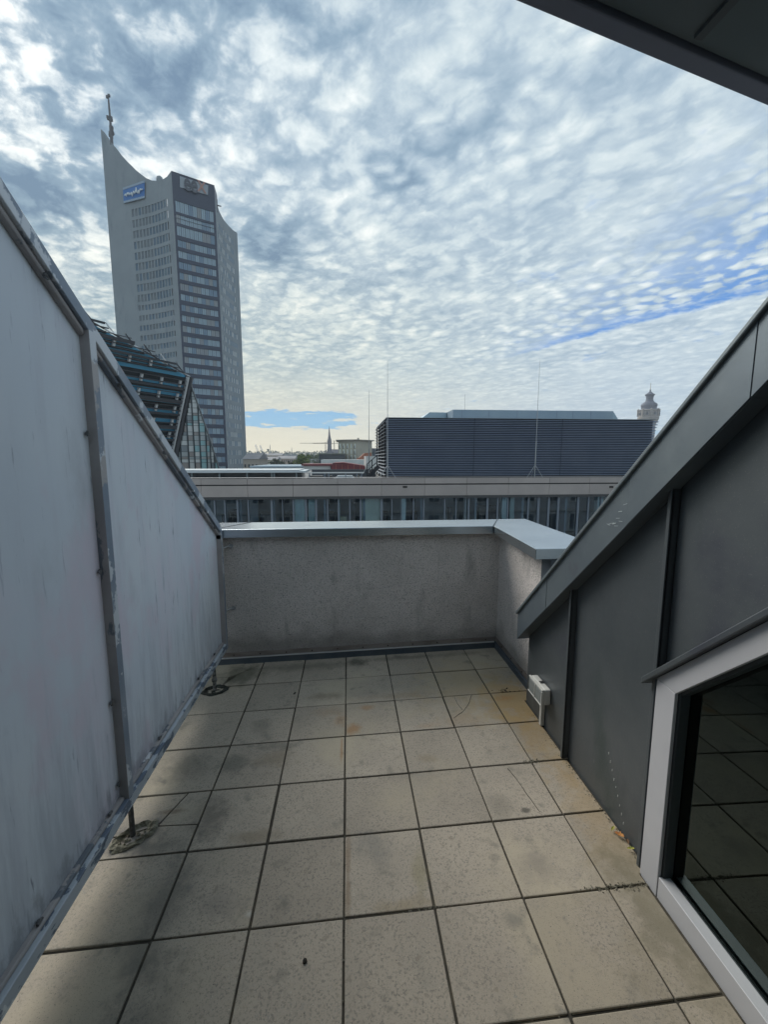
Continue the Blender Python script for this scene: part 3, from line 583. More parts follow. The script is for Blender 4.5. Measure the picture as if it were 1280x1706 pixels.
# ================================================================== CANOPY / UPPER ROOF
cn=thing('roof_overhang',(.8,-2.8,2.5),'dark underside of the roof overhang above the terrace door','overhang')
p1=Vector((.317,-2.158,2.4)); p2=Vector((.968,-1.994,2.4)); 
ZC=2.52
def zc(px,py):
    d=ray(px,py); return CAM+d*((ZC-CAM.z)/d.z)
a=zc(852,0); b=zc(1280,178); a2=zc(945,0); b2=zc(1280,147)
d=(b-a); A=a-d*5.0; B=b+d*1.4; d2=(b2-a2); A2=a2-d2*7.6; B2=b2+d2*1.5  # left run of the overhang lengthened out of view to shade the near floor
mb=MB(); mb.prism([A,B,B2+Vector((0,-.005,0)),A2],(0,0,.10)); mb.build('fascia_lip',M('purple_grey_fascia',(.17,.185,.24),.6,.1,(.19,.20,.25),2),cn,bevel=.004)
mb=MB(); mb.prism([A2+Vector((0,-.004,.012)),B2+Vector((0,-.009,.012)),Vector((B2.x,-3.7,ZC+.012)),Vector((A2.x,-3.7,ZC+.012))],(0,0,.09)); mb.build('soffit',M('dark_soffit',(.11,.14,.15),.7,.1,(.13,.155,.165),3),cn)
s1=zc(1163,70); s2=zc(1200,30); 
mb=MB(); mb.bar(s1+Vector((0,0,.008)),s1+(s2-s1)*3+Vector((0,0,.008)),.02,.01); mb.build('soffit_seam',M('soffit_joint',(.075,.09,.095),.6),cn)
# ================================================================== OWN BUILDING (under and round the terrace)
own=thing('apartment_house',(0,-6,-23),'rendered apartment house that carries the terrace','building')
wallp=M('pale_house_render',(.44,.45,.46),.9,0,(.38,.39,.40),.6,5,bump=.2,bscale=30,bdist=.004)
mb=MB(); mb.box(-45,45,-14,.64,-23,-.12); mb.build('body',wallp,own)
trimm=M('house_stone_trim',(.46,.44,.40),.85)
mb=MB(); mb.box(-45,45,.6405,.90,-.60,-.25); mb.box(-45,45,.6405,.80,-4.6,-4.35); mb.build('cornice',trimm,own)
dwm=M('house_window_glass',(.03,.04,.05),.12)
wm=MB(); wm.box(-.6,.6,-.03,.0,0,1.9); wmesh=wm.mesh('window',dwm)
fm=MB(); 
for (x0,x1,z0,z1) in ((-.72,-.6,-.1,2.02),(.6,.72,-.1,2.02),(-.6,.6,1.9,2.02),(-.8,.8,-.16,0.),(-.03,.03,0,1.9)): fm.box(x0,x1,-.0,.06,z0,z1)
fmesh=fm.mesh('window_frame',M('white_window_frame',(.6,.6,.58),.6))
for fl_ in range(6):
    for k in range(26):
        x=-35+k*2.8; z=-3.4-3.4*fl_
        w_=inst(wmesh,'window',own,(x,.668,z)); f_=bpy.data.objects.new('window_frame',fmesh); COL.objects.link(f_); f_.parent=w_
# back wall of the terrace (behind the camera) and roofs
mb=MB(); mb.box(-4,-.62,-3.75,-3.62,-.05,2.5); mb.box(.62,1.19,-3.75,-3.62,-.05,2.5); mb.box(-.62,.62,-3.75,-3.62,2.15,2.5); mb.build('rear_wall',wallp,own)
mb=MB(); mb.box(-.62,.62,-3.72,-3.70,-.02,2.15); mb.build('terrace_door',door_glass,own)
roofm=M('zinc_roof_field',(.15,.175,.19),.5,.4,(.19,.21,.22),1.5)
def rz(y): return vtop(y)+.006
mb=MB(); mb.prism([(XV+.012,-.44,rz(-.44)-.02),(XV+.012,-3.0,rz(-3.0)-.02),(1.64,-3.0,rz(-3.0)-.02),(1.64,-.44,rz(-.44)-.02)],(0,0,.02))
mb.prism([(1.641,.64,rz(.64)-.02),(1.641,-3.0,rz(-3.0)-.02),(45,-3.0,rz(-3.0)-.02),(45,.64,rz(.64)-.02)],(0,0,.02)); mb.build('roof',roofm,own)
mb=MB(); mb.prism([(-45,.64,rz(.64)-.02),(-45,-3.0,rz(-3.0)-.02),(-4.1,-3.0,rz(-3.0)-.02),(-4.1,.64,rz(.64)-.02)],(0,0,.02)); mb.box(-4.1,1.1,-14,-3.62,2.505,2.6); mb.build('roof',roofm,own)
for k in range(24):
    x=2.2+k*.6; mb=MB(); mb.bar((x,.63,rz(.63)+.012),(x,-3.0,rz(-3.0)+.012),.02,.03)
    if k%2==0: mb.build('roof_seam',roofm,own)
# ================================================================== SMALL THINGS ON THE FLOOR
def leaf(x,y,s,rot,mat,label,zt=.012,tilt=.5):
    q=random.Random(int(x*1e4)); out=[(0,-1),(.35,-.6),(.3,-.2),(.6,0),(.25,.25),(.3,.6),(0,1),(-.3,.6),(-.28,.22),(-.62,.05),(-.3,-.25),(-.35,-.62)]
    mb=MB(); P=[]
    for a,b in out:
        X=s*(a*math.cos(rot)-b*math.sin(rot)); Y=s*(a*math.sin(rot)+b*math.cos(rot)); P.append(Vector((x+X,y+Y,fz(x,y)+zt+tilt*X*.6+abs(a)*s*.4)))
    c=Vector((x,y,fz(x,y)+zt-.002)); n=len(P); up=Vector((0,0,.0008))
    mb.add(P+[c]+[p+up for p in P]+[c+up],[(i,(i+1)%n,n) for i in range(n)]+[(n+1+(i+1)%n,n+1+i,2*n+1) for i in range(n)]+[(i,n+1+i,n+1+(i+1)%n,(i+1)%n) for i in range(n)])
    return tag(mb.build('dry_leaf',mat,None),label,'leaf')
leaf(1.165,-1.455,.020,.6,leaf_o,'largest orange dead leaf lying against the foot of the dark wall')
leaf(1.155,-1.425,.013,2.1,leaf_y,'small yellow leaf touching the big orange one')
leaf(1.170,-1.520,.014,1.2,leaf_y,'yellow green leaf beside the grey window jamb')
leaf(1.178,-1.49,.012,2.8,M('brown_leaf',(.10,.05,.02),.8),'curled brown leaf between the orange leaf and the window jamb')
def lump(x,y,s,mat,name,label,cat,el=1.,seed=1,rot=0.,h=.6):
    bm=bmesh.new(); bmesh.ops.create_icosphere(bm,subdivisions=2,radius=s); q=random.Random(seed)
    for v in bm.verts: v.co*=1+q.uniform(-.18,.18); v.co.x*=el; v.co.z*=h
    me=bpy.data.meshes.new(name); bm.to_mesh(me); bm.free(); me.materials.append(mat); o=bpy.data.objects.new(name,me); COL.objects.link(o); o.location=(x,y,fz(x,y)+s*h*.7); o.rotation_euler=(0,0,rot); return tag(o,label,cat)
dk=M('dark_crumb',(.02,.018,.016),.9,0,(.05,.04,.03),80)
lump(-.126,-1.768,.0075,dk,'seed_cone','small black round seed cone lying on the nearest middle slab','seed cone',1.,1,0,.8)
lump(-.357,-.159,.006,dk,'twig_piece','short dark twig piece beside a joint on the far left slabs','twig',2.4,2,rad(60))
x_,y_=fl(839,1149)
mb=MB(); q=random.Random(9)
for k in range(46):
    x=x_+q.gauss(0,.035); y=y_+q.gauss(0,.018)
    if k>34: x=x_+q.uniform(-.02,.12); y=-.328+q.uniform(-.004,.004)
    s=q.uniform(.0015,.006); z=fz(x,y)+.001
    mb.add([(x-s,y,z),(x,y-s,z),(x+s,y,z),(x,y+s,z),(x,y,z+s*.9)],[(0,1,4),(1,2,4),(2,3,4),(3,0,4),(3,2,1,0)])
tag(mb.build('dirt_crumbs',dk,None),'scatter of black dirt crumbs on the far right slab',None,None,'stuff')
mb=MB()
for (cx,cy_,sx,sy2,n,dzz) in ((.988,-.988,.022,.010,80,.001),(.99,-1.647,.06,.006,90,.0),(1.07,-1.655,.06,.008,70,.001),(.30,-1.65,.05,.003,30,0),(1.17,-.95,.012,.25,60,.001),(1.175,-1.3,.006,.2,60,.001),(-.33,-.33,.2,.002,20,-.001),(.66,-1.0,.003,.3,40,-.002),(0,-1.0,.003,.6,60,-.002),(.1,-1.98,.4,.003,60,-.002),(-.5,.325,.5,.006,60,.001)):
    for k in range(n):
        x=cx+q.gauss(0,sx); y=cy_+q.gauss(0,sy2)
        if x>1.18 and y<-.44: continue
        s=q.uniform(.0012,.004); z=fz(x,y)+dzz
        mb.add([(x-s,y,z),(x,y-s,z),(x+s,y,z),(x,y+s,z),(x,y,z+s*.7)],[(0,1,4),(1,2,4),(2,3,4),(3,0,4),(3,2,1,0)])
tag(mb.build('joint_grit',mortar_m,None),'fine grit and crumbs gathered in the slab joints and corners',None,None,'stuff')
# ================================================================== GROUND
asph=M('street_asphalt',(.05,.05,.052),.9,0,(.06,.06,.06),.3); grd=M('city_ground',(.10,.105,.09),.95,0,(.07,.085,.05),.02)
mb=MB(); mb.quad((-3000,-800,-23.3),(3000,-800,-23.3),(3000,6000,-23.3),(-3000,6000,-23.3)); struct(mb.build('ground',grd))
mb=MB(); mb.box(-300,300,3.5,19,-23.29,-23.15); struct(mb.build('street',asph))
pav=M('pavement_slabs',(.25,.24,.22),.9,0,(.2,.2,.19),2)
for y0,y1 in ((.95,3.5),(19,21.9)):
    mb=MB(); mb.box(-300,300,y0,y1,-23.29,-23.02); struct(mb.build('pavement',pav))
# ================================================================== OFFICE BUILDING OPPOSITE
off=thing('office_building',(4,29,-23),'long flat roofed office building with warm grey fascia panels and tall windows across the street','building')
fas=M('warm_grey_fascia',(.335,.31,.30),.75,0,(.365,.335,.325),.8,4,speck=((.30,.28,.27),40,.6,.75),objvar=.05)
YO=22.0; XL,XR=-22.,34.
pit=2.606; x00=at(412,800,22).x
zA,zB,zC_=.395,.018,-.655
mbp=MB(); mbp.box(.006,pit-.012,0,.12,.034,zA-zB-.0); up_m=mbp.mesh('fascia_panel',fas)
mbq=MB(); mbq.box(.006,pit-.012,0,.12,0,zB-zC_-.03); lo_m=mbq.mesh('fascia_panel',fas)
k0=int((XL-x00)/pit)
for k in range(k0,int((XR-x00)/pit)):
    x=x00+k*pit
    inst(up_m,'fascia_panel',off,(x,YO,zB+.012)); inst(lo_m,'fascia_panel',off,(x,YO+.012,zC_))
mb=MB(); mb.box(XL,XR,YO+.135,YO+.35,zC_,zA-.01); mb.box(XL,XR,YO+.03,YO+.135,zB-.012,zB+.03); mb.build('fascia_backing',M('fascia_gap',(.03,.032,.035),.8),off)
mb=MB(); mb.box(XL,XR,YO-.015,YO+.4,zA+.048,zA+.062); mb.build('roof_edge_trim',M('pale_edge_trim',(.36,.35,.35),.5,.3),off)
roofg=M('grey_roof_membrane',(.16,.165,.17),.85,0,(.21,.21,.205),.5,5)
mb=MB(); mb.box(XL,XR,YO+.401,44,.02,.20); mb.build('roof_deck',roofg,off)
mb=MB(); mb.box(XL,XR,YO+.02,YO+.5,zC_-.16,zC_-.005); mb.build('window_head',M('window_head_dark',(.05,.055,.06),.6),off)
mull=M('dark_blue_mullion',(.17,.21,.26),.5,.3)
og=glass('office_glass',(.78,.86,.90),(.75,.88,1),ior=1.5)
ml=[(342,.10),(358,.16),(375,.12),(396,.18),(414,.12),(453,.20),(471,.07),(489,.14),(510,.18),(527,.18),(546,.12),(564,.12),(583,.12),(601,.16),(636,.22),(653,.08),(669,.05),(689,.10),(706,.12),(741,.12),(760,.08),(775,.04),(781,.14),(812,.20),(829,.14),(846,.10),(880,.12),(897,.22),(914,.2),(930,.2),(963,.2),(980,.14),(1001,.1),(1020,.16)]
mp_=[(at(p,845,22.25).x,w) for p,w in ml]
x=mp_[0][0]
while x>XL+2: x-=1.3; mp_.insert(0,(x,.14))
x=mp_[-1][0]
while x<XR-2: x+=1.3; mp_.append((x,.14))
zw1=zC_-.16; zw0=-3.75
mun=MB(); mun.box(-.5,.5,-.0,.14,0,1); mum=mun.mesh('mullion',mull); pn=MB(); pn.box(0,1,0,.02,0,1); pnm=pn.mesh('glass_pane',og)
for x,w in mp_: inst(mum,'mullion',off,(x,YO+.20,zw0),(0,0,0),(w*.62,1,zw1-zw0))
for (xa,wa),(xb,wb) in zip(mp_,mp_[1:]): inst(pnm,'glass_pane',off,(xa+wa*.31+.003,YO+.262,zw0),(0,0,0),(xb-xa-(wa+wb)*.31-.006,1,zw1-zw0))
# room behind
inw=M('office_inner_wall',(.34,.39,.44),.8,0,(.27,.32,.37),.4); inc=M('office_ceiling',(.34,.35,.35),.8); 
mb=MB(); mb.box(XL,XR,26.2,26.3,-3.75,-.7); mb.build('inner_wall',inw,off)
mb=MB(); mb.box(XL,XR,YO+.4,26.2,-.80,-.70); mb.build('ceiling_slab',inc,off)
mb=MB(); mb.box(XL,XR,YO+.18,26.2,-4.5,-3.76); mb.build('floor_slab',M('office_floor',(.14,.13,.12),.7),off)
ptn=M('office_partition',(.28,.33,.39),.8); q=random.Random(21)
for px in (400,455,540,605,700,790,868,940,1010): 
    X=at(px,845,22.6).x; mb=MB(); mb.box(X,X+.12,YO+.45,26.19,-3.755,-.805); mb.build('partition',ptn,off)
cab=M('dark_cupboard',(.03,.035,.045),.5)
for px0,px1,h,Y in ((369,373,1.9,23.2),(380,392,2.1,24),(399,406,1.9,23.4),(434,452,2.,23.4),(484,489,2.1,23.2),(547,556,2.0,23.2),(585,592,2.6,23.2),(636,647,1.9,24),(690,704,1.9,23.6),(748,755,2.2,23.2),(798,812,2.2,24),(818,828,2.2,24),(930,945,1.8,24),(858,870,2.,24.5)):
    xa,xb=at(px0,845,Y).x,at(px1,845,Y).x; mb=MB(); mb.box(xa,xb,Y,Y+.4,-3.755,-3.755+h); mb.build('cupboard',cab,off)
curt=M('pale_teal_curtain',(.72,.82,.80),.9,0,(.60,.70,.70),2.5,2,stretch=(3,1,.1)); curb=M('cream_roller_blind',(.75,.76,.64),.9,0,(.66,.68,.58),.8)
def curtain(px0,px1,Y,zlo,m_,fold=True):
    xa,xb=at(px0,845,Y).x,at(px1,845,Y).x; mb=MB(); n=24; P=[]
    for k in range(n+1):
        t=k/n; P.append((xa+(xb-xa)*t,Y+(.03*math.sin(k*2.1) if fold else 0)))
    for (a,b),(c,d_) in zip(P,P[1:]): mb.quad((a,b,zlo),(c,d_,zlo),(c,d_,-.82),(a,b,-.82))
    o=mb.build('curtain',m_,off,recalc=False); sol=o.modifiers.new('t','SOLIDIFY'); sol.thickness=.01
curtain(491,508,22.45,-3.7,curt); curtain(514,525,22.45,-3.7,curt); curtain(603,634,22.5,-3.7,curb,False); curtain(416,430,23.5,-3.7,ptn); curtain(850,857,22.6,-3.7,curt)
colm=M('white_column',(.78,.86,.86),.7)
for p0,p1 in ((668,676),(836,845),(994,1003),(563.5,566.5),(773,776)):
    xa,xb=at(p0,845,22.6).x,at(p1,845,22.6).x; mb=MB(); mb.box(xa,xb,22.5,22.5+min(.35,xb-xa),-3.755,-.805); mb.build('column',colm,off)
mb=MB(); xa,xb=at(567,845,22.8).x,at(577,845,22.8).x; mb.box(xa,xb,22.8,23.1,-3.755,-2.0); mb.build('cabinet',M('cream_cabinet',(.5,.47,.32),.7),off)
# pale ceiling lights strips inside (unlit trays)
for px in (368,398,440,478,520,548,590,645,690,720,818,905,955,990):
    xa=at(px,840,24).x; mb=MB(); mb.box(xa-.5,xa+.5,24,24.25,-.90,-.86); mb.build('light_tray',colm,off)
# vents in the fascia
for px,py in ((675,811),(1019,811)):
    p=at(px,py,22); mb=MB(); mb.box(p.x-.13,p.x+.13,YO-.012,YO+.012,p.z-.07,p.z+.05); mb.build('vent_box',M('vent_black%d'%px,(.02,.02,.02),.6),off)
# storeys below
sp2=M('spandrel_grey',(.22,.205,.195),.75)
mb=MB(); mb.box(XL,XR,YO,44,-23.2,-4.51); mb.build('lower_storeys',sp2,off)
mb=MB(); mb.box(XL,XL+.3,YO+.4,44,-4.5,.0); mb.box(XR-.3,XR,YO+.4,44,-4.5,0); mb.box(XL+.3,XR-.3,43.7,44,-4.5,0.); mb.build('end_wall',sp2,off)
lwm=MB(); lwm.box(0,2.2,0,.04,0,2.3); lwmesh=lwm.mesh('lower_window',M('lower_window_glass',(.05,.065,.08),.08,0,spec=.8))
for s_ in range(5):
    for k in range(20): inst(lwmesh,'lower_window',off,(x00+(k-6)*pit+.2,YO-.045,-8.2-3.6*s_))
# ---------------- roof terrace things
# flat canopy at the left
cnp=thing('roof_skylight',(-4,25,.2),'long low glazed roof structure with pale edge at the left of the office roof','skylight')
zt1=at(430,783,23.5).z; 
xl,xr=-13.,at(509,786,23.5).x
wl=M('pale_sheet_edge',(.52,.58,.62),.4,.2)
mb=MB(); mb.box(xl,xr,23.5,26.5,zt1-.17,zt1-.055); mb.build('roof_sheet',wl,cnp)
mb=MB(); mb.box(xl,xr-.4,23.7,26.8,zt1-.035,zt1); mb.build('upper_sheet',M('thin_white_sheet',(.6,.64,.66),.4),cnp)
mb=MB(); mb.box(xl,xr-.3,24.1,26.3,.2,zt1-.171); mb.build('glazing',M('dark_skylight_glass',(.055,.07,.08),.15,0,(.08,.09,.10),.7),cnp)
for px in (320,366,412,453,457,494):
    X=at(px,790,23.7).x; mb=MB(); mb.box(X-.04,X+.04,23.62,23.70,.2,zt1-.171); mb.build('post',M('post_grey%d'%px,(.2,.24,.26),.5,.4),cnp)
# pipe runs / trays between canopy and plant room
pr=thing('roof_parapet_tray',(0,25,.2),'low white edged tray running along the office roof beside the black stairs','roof edge')
za=at(560,788,24).z; xa,xb=at(511,788,24).x,at(607,788,24).x
mb=MB(); mb.box(xa,xb,24,24.1,za-.02,za+.05); mb.build('white_edge',M('white_painted_edge',(.66,.68,.68),.5),pr)
mb=MB(); mb.box(xa,xb+1,27.9,28.1,.2,at(560,782,28).z); mb.build('dark_upstand',M('dark_upstand',(.07,.08,.095),.6),pr)
for k,px in enumerate((515,540,547,575,594,602)):
    X=at(px,792,24.05).x; mb=MB(); mb.box(X,X+.07,24.02,24.09,.2,za-.021); mb.build('tray_post',mull,pr)
q=random.Random(4)
for k,(p0,p1,m_,lb) in enumerate(((512,540,roofg,'grey roofing bundle at the left end of the white edged tray'),(543,556,cab,'dark equipment box under the white edged tray'),(560,590,wl,'pale sheet stack under the middle of the white edged tray'),(592,600,mortar_m,'small tan crate at the foot of the rod braces'))):
    xa_,xb_=at(p0,793,24.6).x,at(p1,793,24.6).x; mb=MB(); mb.box(xa_,xb_,24.5,25.1,.2,.2+(.12+.10*q.random())); mb.box(xa_+.08,xb_-.08,24.55,25.05,.2+.235,.2+.26); mb.box(xa_+.1,xb_-.1,24.6,25,.2,.44); o=mb.build('roof_box',m_,None); tag(o,lb,'roof box')
# plant room with louvres
pl=thing('plant_enclosure',(11.5,28.5,.2),'big dark blue louvred plant enclosure on the office roof','plant enclosure')
lv=M('blue_grey_louvre',(.20,.245,.33),.40,.3,(.23,.275,.36),.6,3); lvd=M('louvre_backing',(.018,.022,.034),.7)
YL=24.; xl,xr=2.50,20.55; zlo,zhi=.47,4.10; NS=32; ph=(zhi-zlo)/NS
sm2=MB(); sm2.hexa([(0,-.062,0),(1,-.062,0),(1,-.052,0),(0,-.052,0),(0,0,.056),(1,0,.056),(1,.012,.056),(0,.012,.056)]); slm=sm2.mesh('louvre_slat',lv)
for k in range(NS): inst(slm,'louvre_slat',pl,(xl,YL,zlo+k*ph),(0,0,0),(xr-xl,1,1))
mb=MB(); mb.box(xl+.12,xr-.1,YL+.05,33,.46,4.06); mb.build('backing',lvd,pl)
mb=MB(); mb.box(xl-.01,xr+.01,YL-.06,33,4.10,4.135); mb.build('top_edge',M('louvre_top_edge',(.16,.19,.22),.4,.5),pl)
ssm=MB(); ssm.hexa([(-.16,0,0),(0,0,.05),(0,1,.05),(-.16,1,0),(-.16,0,.025),(0,0,.075),(0,1,.075),(-.16,1,.025)]); slsm=ssm.mesh('side_slat',M('pale_side_slat',(.24,.27,.31),.45,.4))
for k in range(16): inst(slsm,'side_slat',pl,(xl+.02,YL+.1,zlo+k*ph*2),(0,0,0),(1,8.9,1))
for y in (24.9,27,30,32.6):
    mb=MB(); mb.box(xl-.05,xl+.05,y,y+.08,.2,4.05); mb.build('side_post',cab,pl)
rsm=MB(); rsm.box(0,1,0,.1,0,.06); rsmm=rsm.mesh('slat_end',lv)
for k in range(8): inst(rsmm,'slat_end',pl,(xr+.003,YL+.3,zhi-.12-k*.19),(0,0,0),(.5-.05*k,1,1))
mb=MB(); mb.box(xl+.1,xr,YL+.03,YL+.049,.3,.46); mb.build('base_gap',M('base_shadow_rail',(.06,.065,.08),.6),pl)
for k in range(20): inst(slm,'louvre_slat',pl,(xr+.01,YL+.2,zlo+k*ph),(0,0,0),(5.5,1,1))
mb=MB(); mb.box(xr+.02,xr+5.5,YL+.26,33,.46,zlo+20*ph+.02); mb.build('backing',lvd,pl)
for X in (8.2,14.1): 
    mb=MB(); mb.box(X-.012,X+.012,YL-.058,YL-.05,zlo,zhi); mb.build('slat_joint',lvd,pl)
# clutter at the foot of the plant room
for k,(p0,p1) in enumerate(((672,684),(690,700),(708,730),(740,760),(770,790),(800,826),(840,846))):
    xa_,xb_=at(p0,795,23.2).x,at(p1,795,23.2).x; mb=MB(); mb.tube([(xa_,23.2,.27),(xa_+.05,23.2,.33),(xb_-.05,23.2,.33),(xb_,23.2,.27)],.025,6); mb.box(xa_,xa_+.1,23.1,23.3,.2,.29); mb.box(xb_-.1,xb_,23.1,23.3,.2,.29)
    tag(mb.build('roof_pipe',cab,None),['leftmost','second','third','fourth','fifth','sixth','rightmost'][k]+' low dark pipe section along the foot of the louvred enclosure','pipe','roof pipes in front of the plant enclosure')
# pale blue box behind
bx=thing('rooftop_box',(14,31,4),'pale blue sheet metal box rising behind the louvred enclosure','plant box')
YB_=30.; a_=at(755,682.5,YB_); b_=at(1022,686,YB_); zt2=a_.z
bm_=M('pale_blue_sheet',(.24,.32,.40),.4,.35,(.27,.35,.42),.5); 
mb=MB(); mb.box(a_.x,b_.x,YB_,38,.2,zt2); mb.build('sheet_body',bm_,bx)
bm2=M('lighter_blue_sheet',(.31,.41,.48),.4,.3)
c_=at(703,697,YB_+2); e_=at(716,687,YB_+2); g_=at(737,687,YB_+1)
mb=MB(); mb.prism([(c_.x,YB_+2,.2),(c_.x,YB_+2,c_.z),(e_.x,YB_+2,e_.z),(g_.x,YB_+2,e_.z),(a_.x-.03,YB_+2,zt2-.02),(a_.x-.03,YB_+2,.2)],(0,4,0)); mb.build('side_body',bm2,bx)
h_=at(1032,698,YB_); mb=MB(); mb.prism([(b_.x+.005,YB_+.02,.2),(b_.x+.005,YB_+.02,zt2),(h_.x+.2,YB_+.02,h_.z-.4),(h_.x+.2,YB_+.02,.2)],(0,6,0)); mb.build('end_slope',bm2,bx)
for px in (770,815,862,895,928,955,985): 
    X=at(px,690,YB_).x; mb=MB(); mb.box(X-.015,X+.015,YB_-.012,YB_-.001,3.9,zt2); mb.build('sheet_seam',lv,bx)
# lightning rods
rodm=M('galvanised_rod',(.34,.36,.38),.4,.6)
def rod(px,ptop,pbot,Y,label,legs=1,r=.016,lean=0.):
    b=at(px,pbot,Y); zz0=.2; t=at(px,ptop,Y); tx=at(px+lean,ptop,Y).x
    th=thing('lightning_rod',(b.x,Y,zz0),label,'lightning rod','lightning rods on the office roof')
    hh=t.z-zz0
    mb=MB(); mb.tube([(b.x,Y,zz0),(b.x+(tx-b.x)*.3,Y,zz0+hh*.33)],r*2.3,8); mb.build('lower_tube',rodm,th)
    mb=MB(); mb.tube([(b.x+(tx-b.x)*.3,Y,zz0+hh*.33),(b.x+(tx-b.x)*.6,Y,zz0+hh*.66),(tx,Y,t.z)],r,6,rs=[r*1.3,r*.95,r*.55]); mb.build('tip_rod',rodm,th)
    if legs:
        for (dx,dy) in ((-.64,-.1),(.60,-.1),(0,.6)):
            mb=MB(); mb.tube([(b.x+dx,Y+dy,zz0+.01),(b.x,Y,zz0+.95)],.020,6); mb.tube([(b.x+dx,Y+dy,zz0-.0),(b.x+dx,Y+dy,zz0+.05)],.07,8); mb.build('leg',rodm,th)
rod(646,600,793,23.1,'tallest lightning rod, standing at the left corner of the louvred enclosure',lean=0)
rod(891,600,794,23.1,'lightning rod on a tripod in front of the middle of the louvred enclosure',lean=9)
rod(615,650,790,27.5,'thin lightning rod behind the black roof stairs',r=.018)
rod(775,657,690,36,'faint thin lightning rod rising behind the pale blue box',0,.02)
# black stairs
st=thing('roof_stairs',(1.6,24,.2),'short black steel staircase with handrail beside the louvred enclosure','stairs')
bk=M('black_steel',(.02,.023,.03),.5,.3)
A_=at(614,794,23.6); B_=at(632,777,23.6); 
mb=MB(); mb.bar((A_.x,23.6,A_.z),(B_.x,23.6,B_.z),.05,.22,(0,0,1)); mb.build('stringer',bk,st)
mb=MB(); mb.bar((A_.x,24.4,A_.z),(B_.x,24.4,B_.z),.05,.22,(0,0,1)); mb.build('stringer',bk,st)
for k in range(5):
    t=(k+.5)/5; p=A_.lerp(B_,t); mb=MB(); mb.box(p.x-.12,p.x+.12,23.63,24.37,p.z+.02,p.z+.05); mb.build('tread',bk,st)
C_=at(612,773,23.6); D_=at(628,759,23.6)
for off_ in (0,-.42):
    mb=MB(); mb.tube([(C_.x,23.6,C_.z+off_),(D_.x,23.6,D_.z+off_)],.03,6); mb.build('handrail',bk,st)
for t in (0,.5,1):
    p=C_.lerp(D_,t); zb=A_.z if t==0 else A_.lerp(B_,t).z; mb=MB(); mb.box(p.x-.03,p.x+.03,23.57,23.63,zb-.1,p.z); mb.build('rail_post',bk,st)
# ================================================================== GLASS BUILDING (faceted, left)
gb=thing('glass_hall',(-28,62,-23),'faceted glass and steel university hall with louvred blue slope and pointed glazed gable','building')
YG=60.
P0=at(313,628,YG); P1=at(283,770,YG); P2=at(361,781,YG)
def down(a,b,z): t=(z-a.z)/(b.z-a.z); return a.lerp(b,t)
P1d=down(P0,P1,-8); P2d=down(P0,P2,-8)
dd=Vector((.555,.832,0))
nrm=(P1-P0).cross(dd).normalized()
if nrm.dot(CAM-P0)<0: nrm=-nrm
def onp(px,py): r=ray(px,py); return CAM+r*(nrm.dot(P0-CAM)/nrm.dot(r))
PL=onp(163,545)
# the slope runs from the rake towards the camera on its left
slope_top=PL+(PL-P0)*.35
bluegl=M('blue_roof_glass',(.05,.30,.50),.15,0,None,spec=.9)
Lb=P1d-dd*26
mb=MB(); mb.prism([P0,P1d,Lb,Vector(slope_top)],-nrm*.2); mb.build('glass_slope',bluegl,gb)
dband=M('dark_panel_band',(.012,.02,.028),.25,.2); finm=M('louvre_bar_grey',(.06,.065,.075),.5,.4); brm=M('pale_bracket',(.6,.62,.64),.5,.2)
hz=P0.z-P1d.z; nb=36
rk=(P1d-P0)
for k in range(1,nb):
    t=k/nb; s=P0+rk*t+nrm*.55
    # bar end on the ridge line side
    # left limit: stay under the ridge
    # ridge direction
    rd=(slope_top-P0); 
    # find length so that height stays below ridge (bars are level; ridge rises) -> full length
    Lh=24. if k>0 else 10
    thick=(.50,.10,.16,.30,.10,.14)[k%6]
    mb=MB(); mb.bar(s,s-dd*Lh,.10,thick,nrm.cross(dd)); mb.build('louvre_bar',finm,gb)
    if k%3==1 and k%2==0 or k%6==1:
        for j in range(9):
            c=s-dd*(1.2+j*2.7)-nrm*.25; mb=MB(); mb.bar(c,c+rk.normalized()*.95,.26,.30,nrm); mb.build('bracket',brm,gb)
for k in range(17):
    s=P0+rk*((k+.5)/17)+nrm*.06; mb=MB(); mb.bar(s-dd*.2,s-dd*24,.04,.62 if k%3 else .95,nrm.cross(dd)); mb.build('dark_panel_band',dband,gb)
# bars above P0 level up to the ridge
tz=(slope_top.z-P0.z)
kk=0
for k in range(1,22):
    z=P0.z+k*.45
    if z>slope_top.z-.2: break
    t=(z-P0.z)/tz; q0=P0.lerp(slope_top,t)
    s=q0+nrm*.55
    mb=MB(); mb.bar(q0+nrm*.06-dd*.3,q0+nrm*.06-dd*(20-6*t),.04,.30,nrm.cross(dd)); mb.build('dark_panel_band',dband,gb)
    mb=MB(); mb.bar(s+dd*(2.3 if k%2 else 1.2),s-dd*(22-6*t),.10,(.42,.10,.14,.26,.10,.12)[k%6],nrm.cross(dd)); mb.build('louvre_bar',finm,gb)
    if k%3==0:
        for j in range(7):
            c=s-dd*(1.0+j*2.7)-nrm*.25; mb=MB(); mb.bar(c,c+rk.normalized()*.95,.26,.30,nrm); mb.build('bracket',brm,gb)
# ridge truss
rt=[P0.lerp(slope_top,k/14) for k in range(15)]
up_=(-rk).normalized()
for k in range(14):
    mb=MB(); a=rt[k]+nrm*.4+up_*.1; b=rt[k+1]+nrm*.4+up_*.1; mb.bar(a,b,.14); 
    if k%2: mb.bar(a+up_*.1,b+up_*.75,.09); mb.bar(b+up_*.75,b+dd*.8,.09)
    mb.build('ridge_strut',brm if k%3==0 else finm,gb)
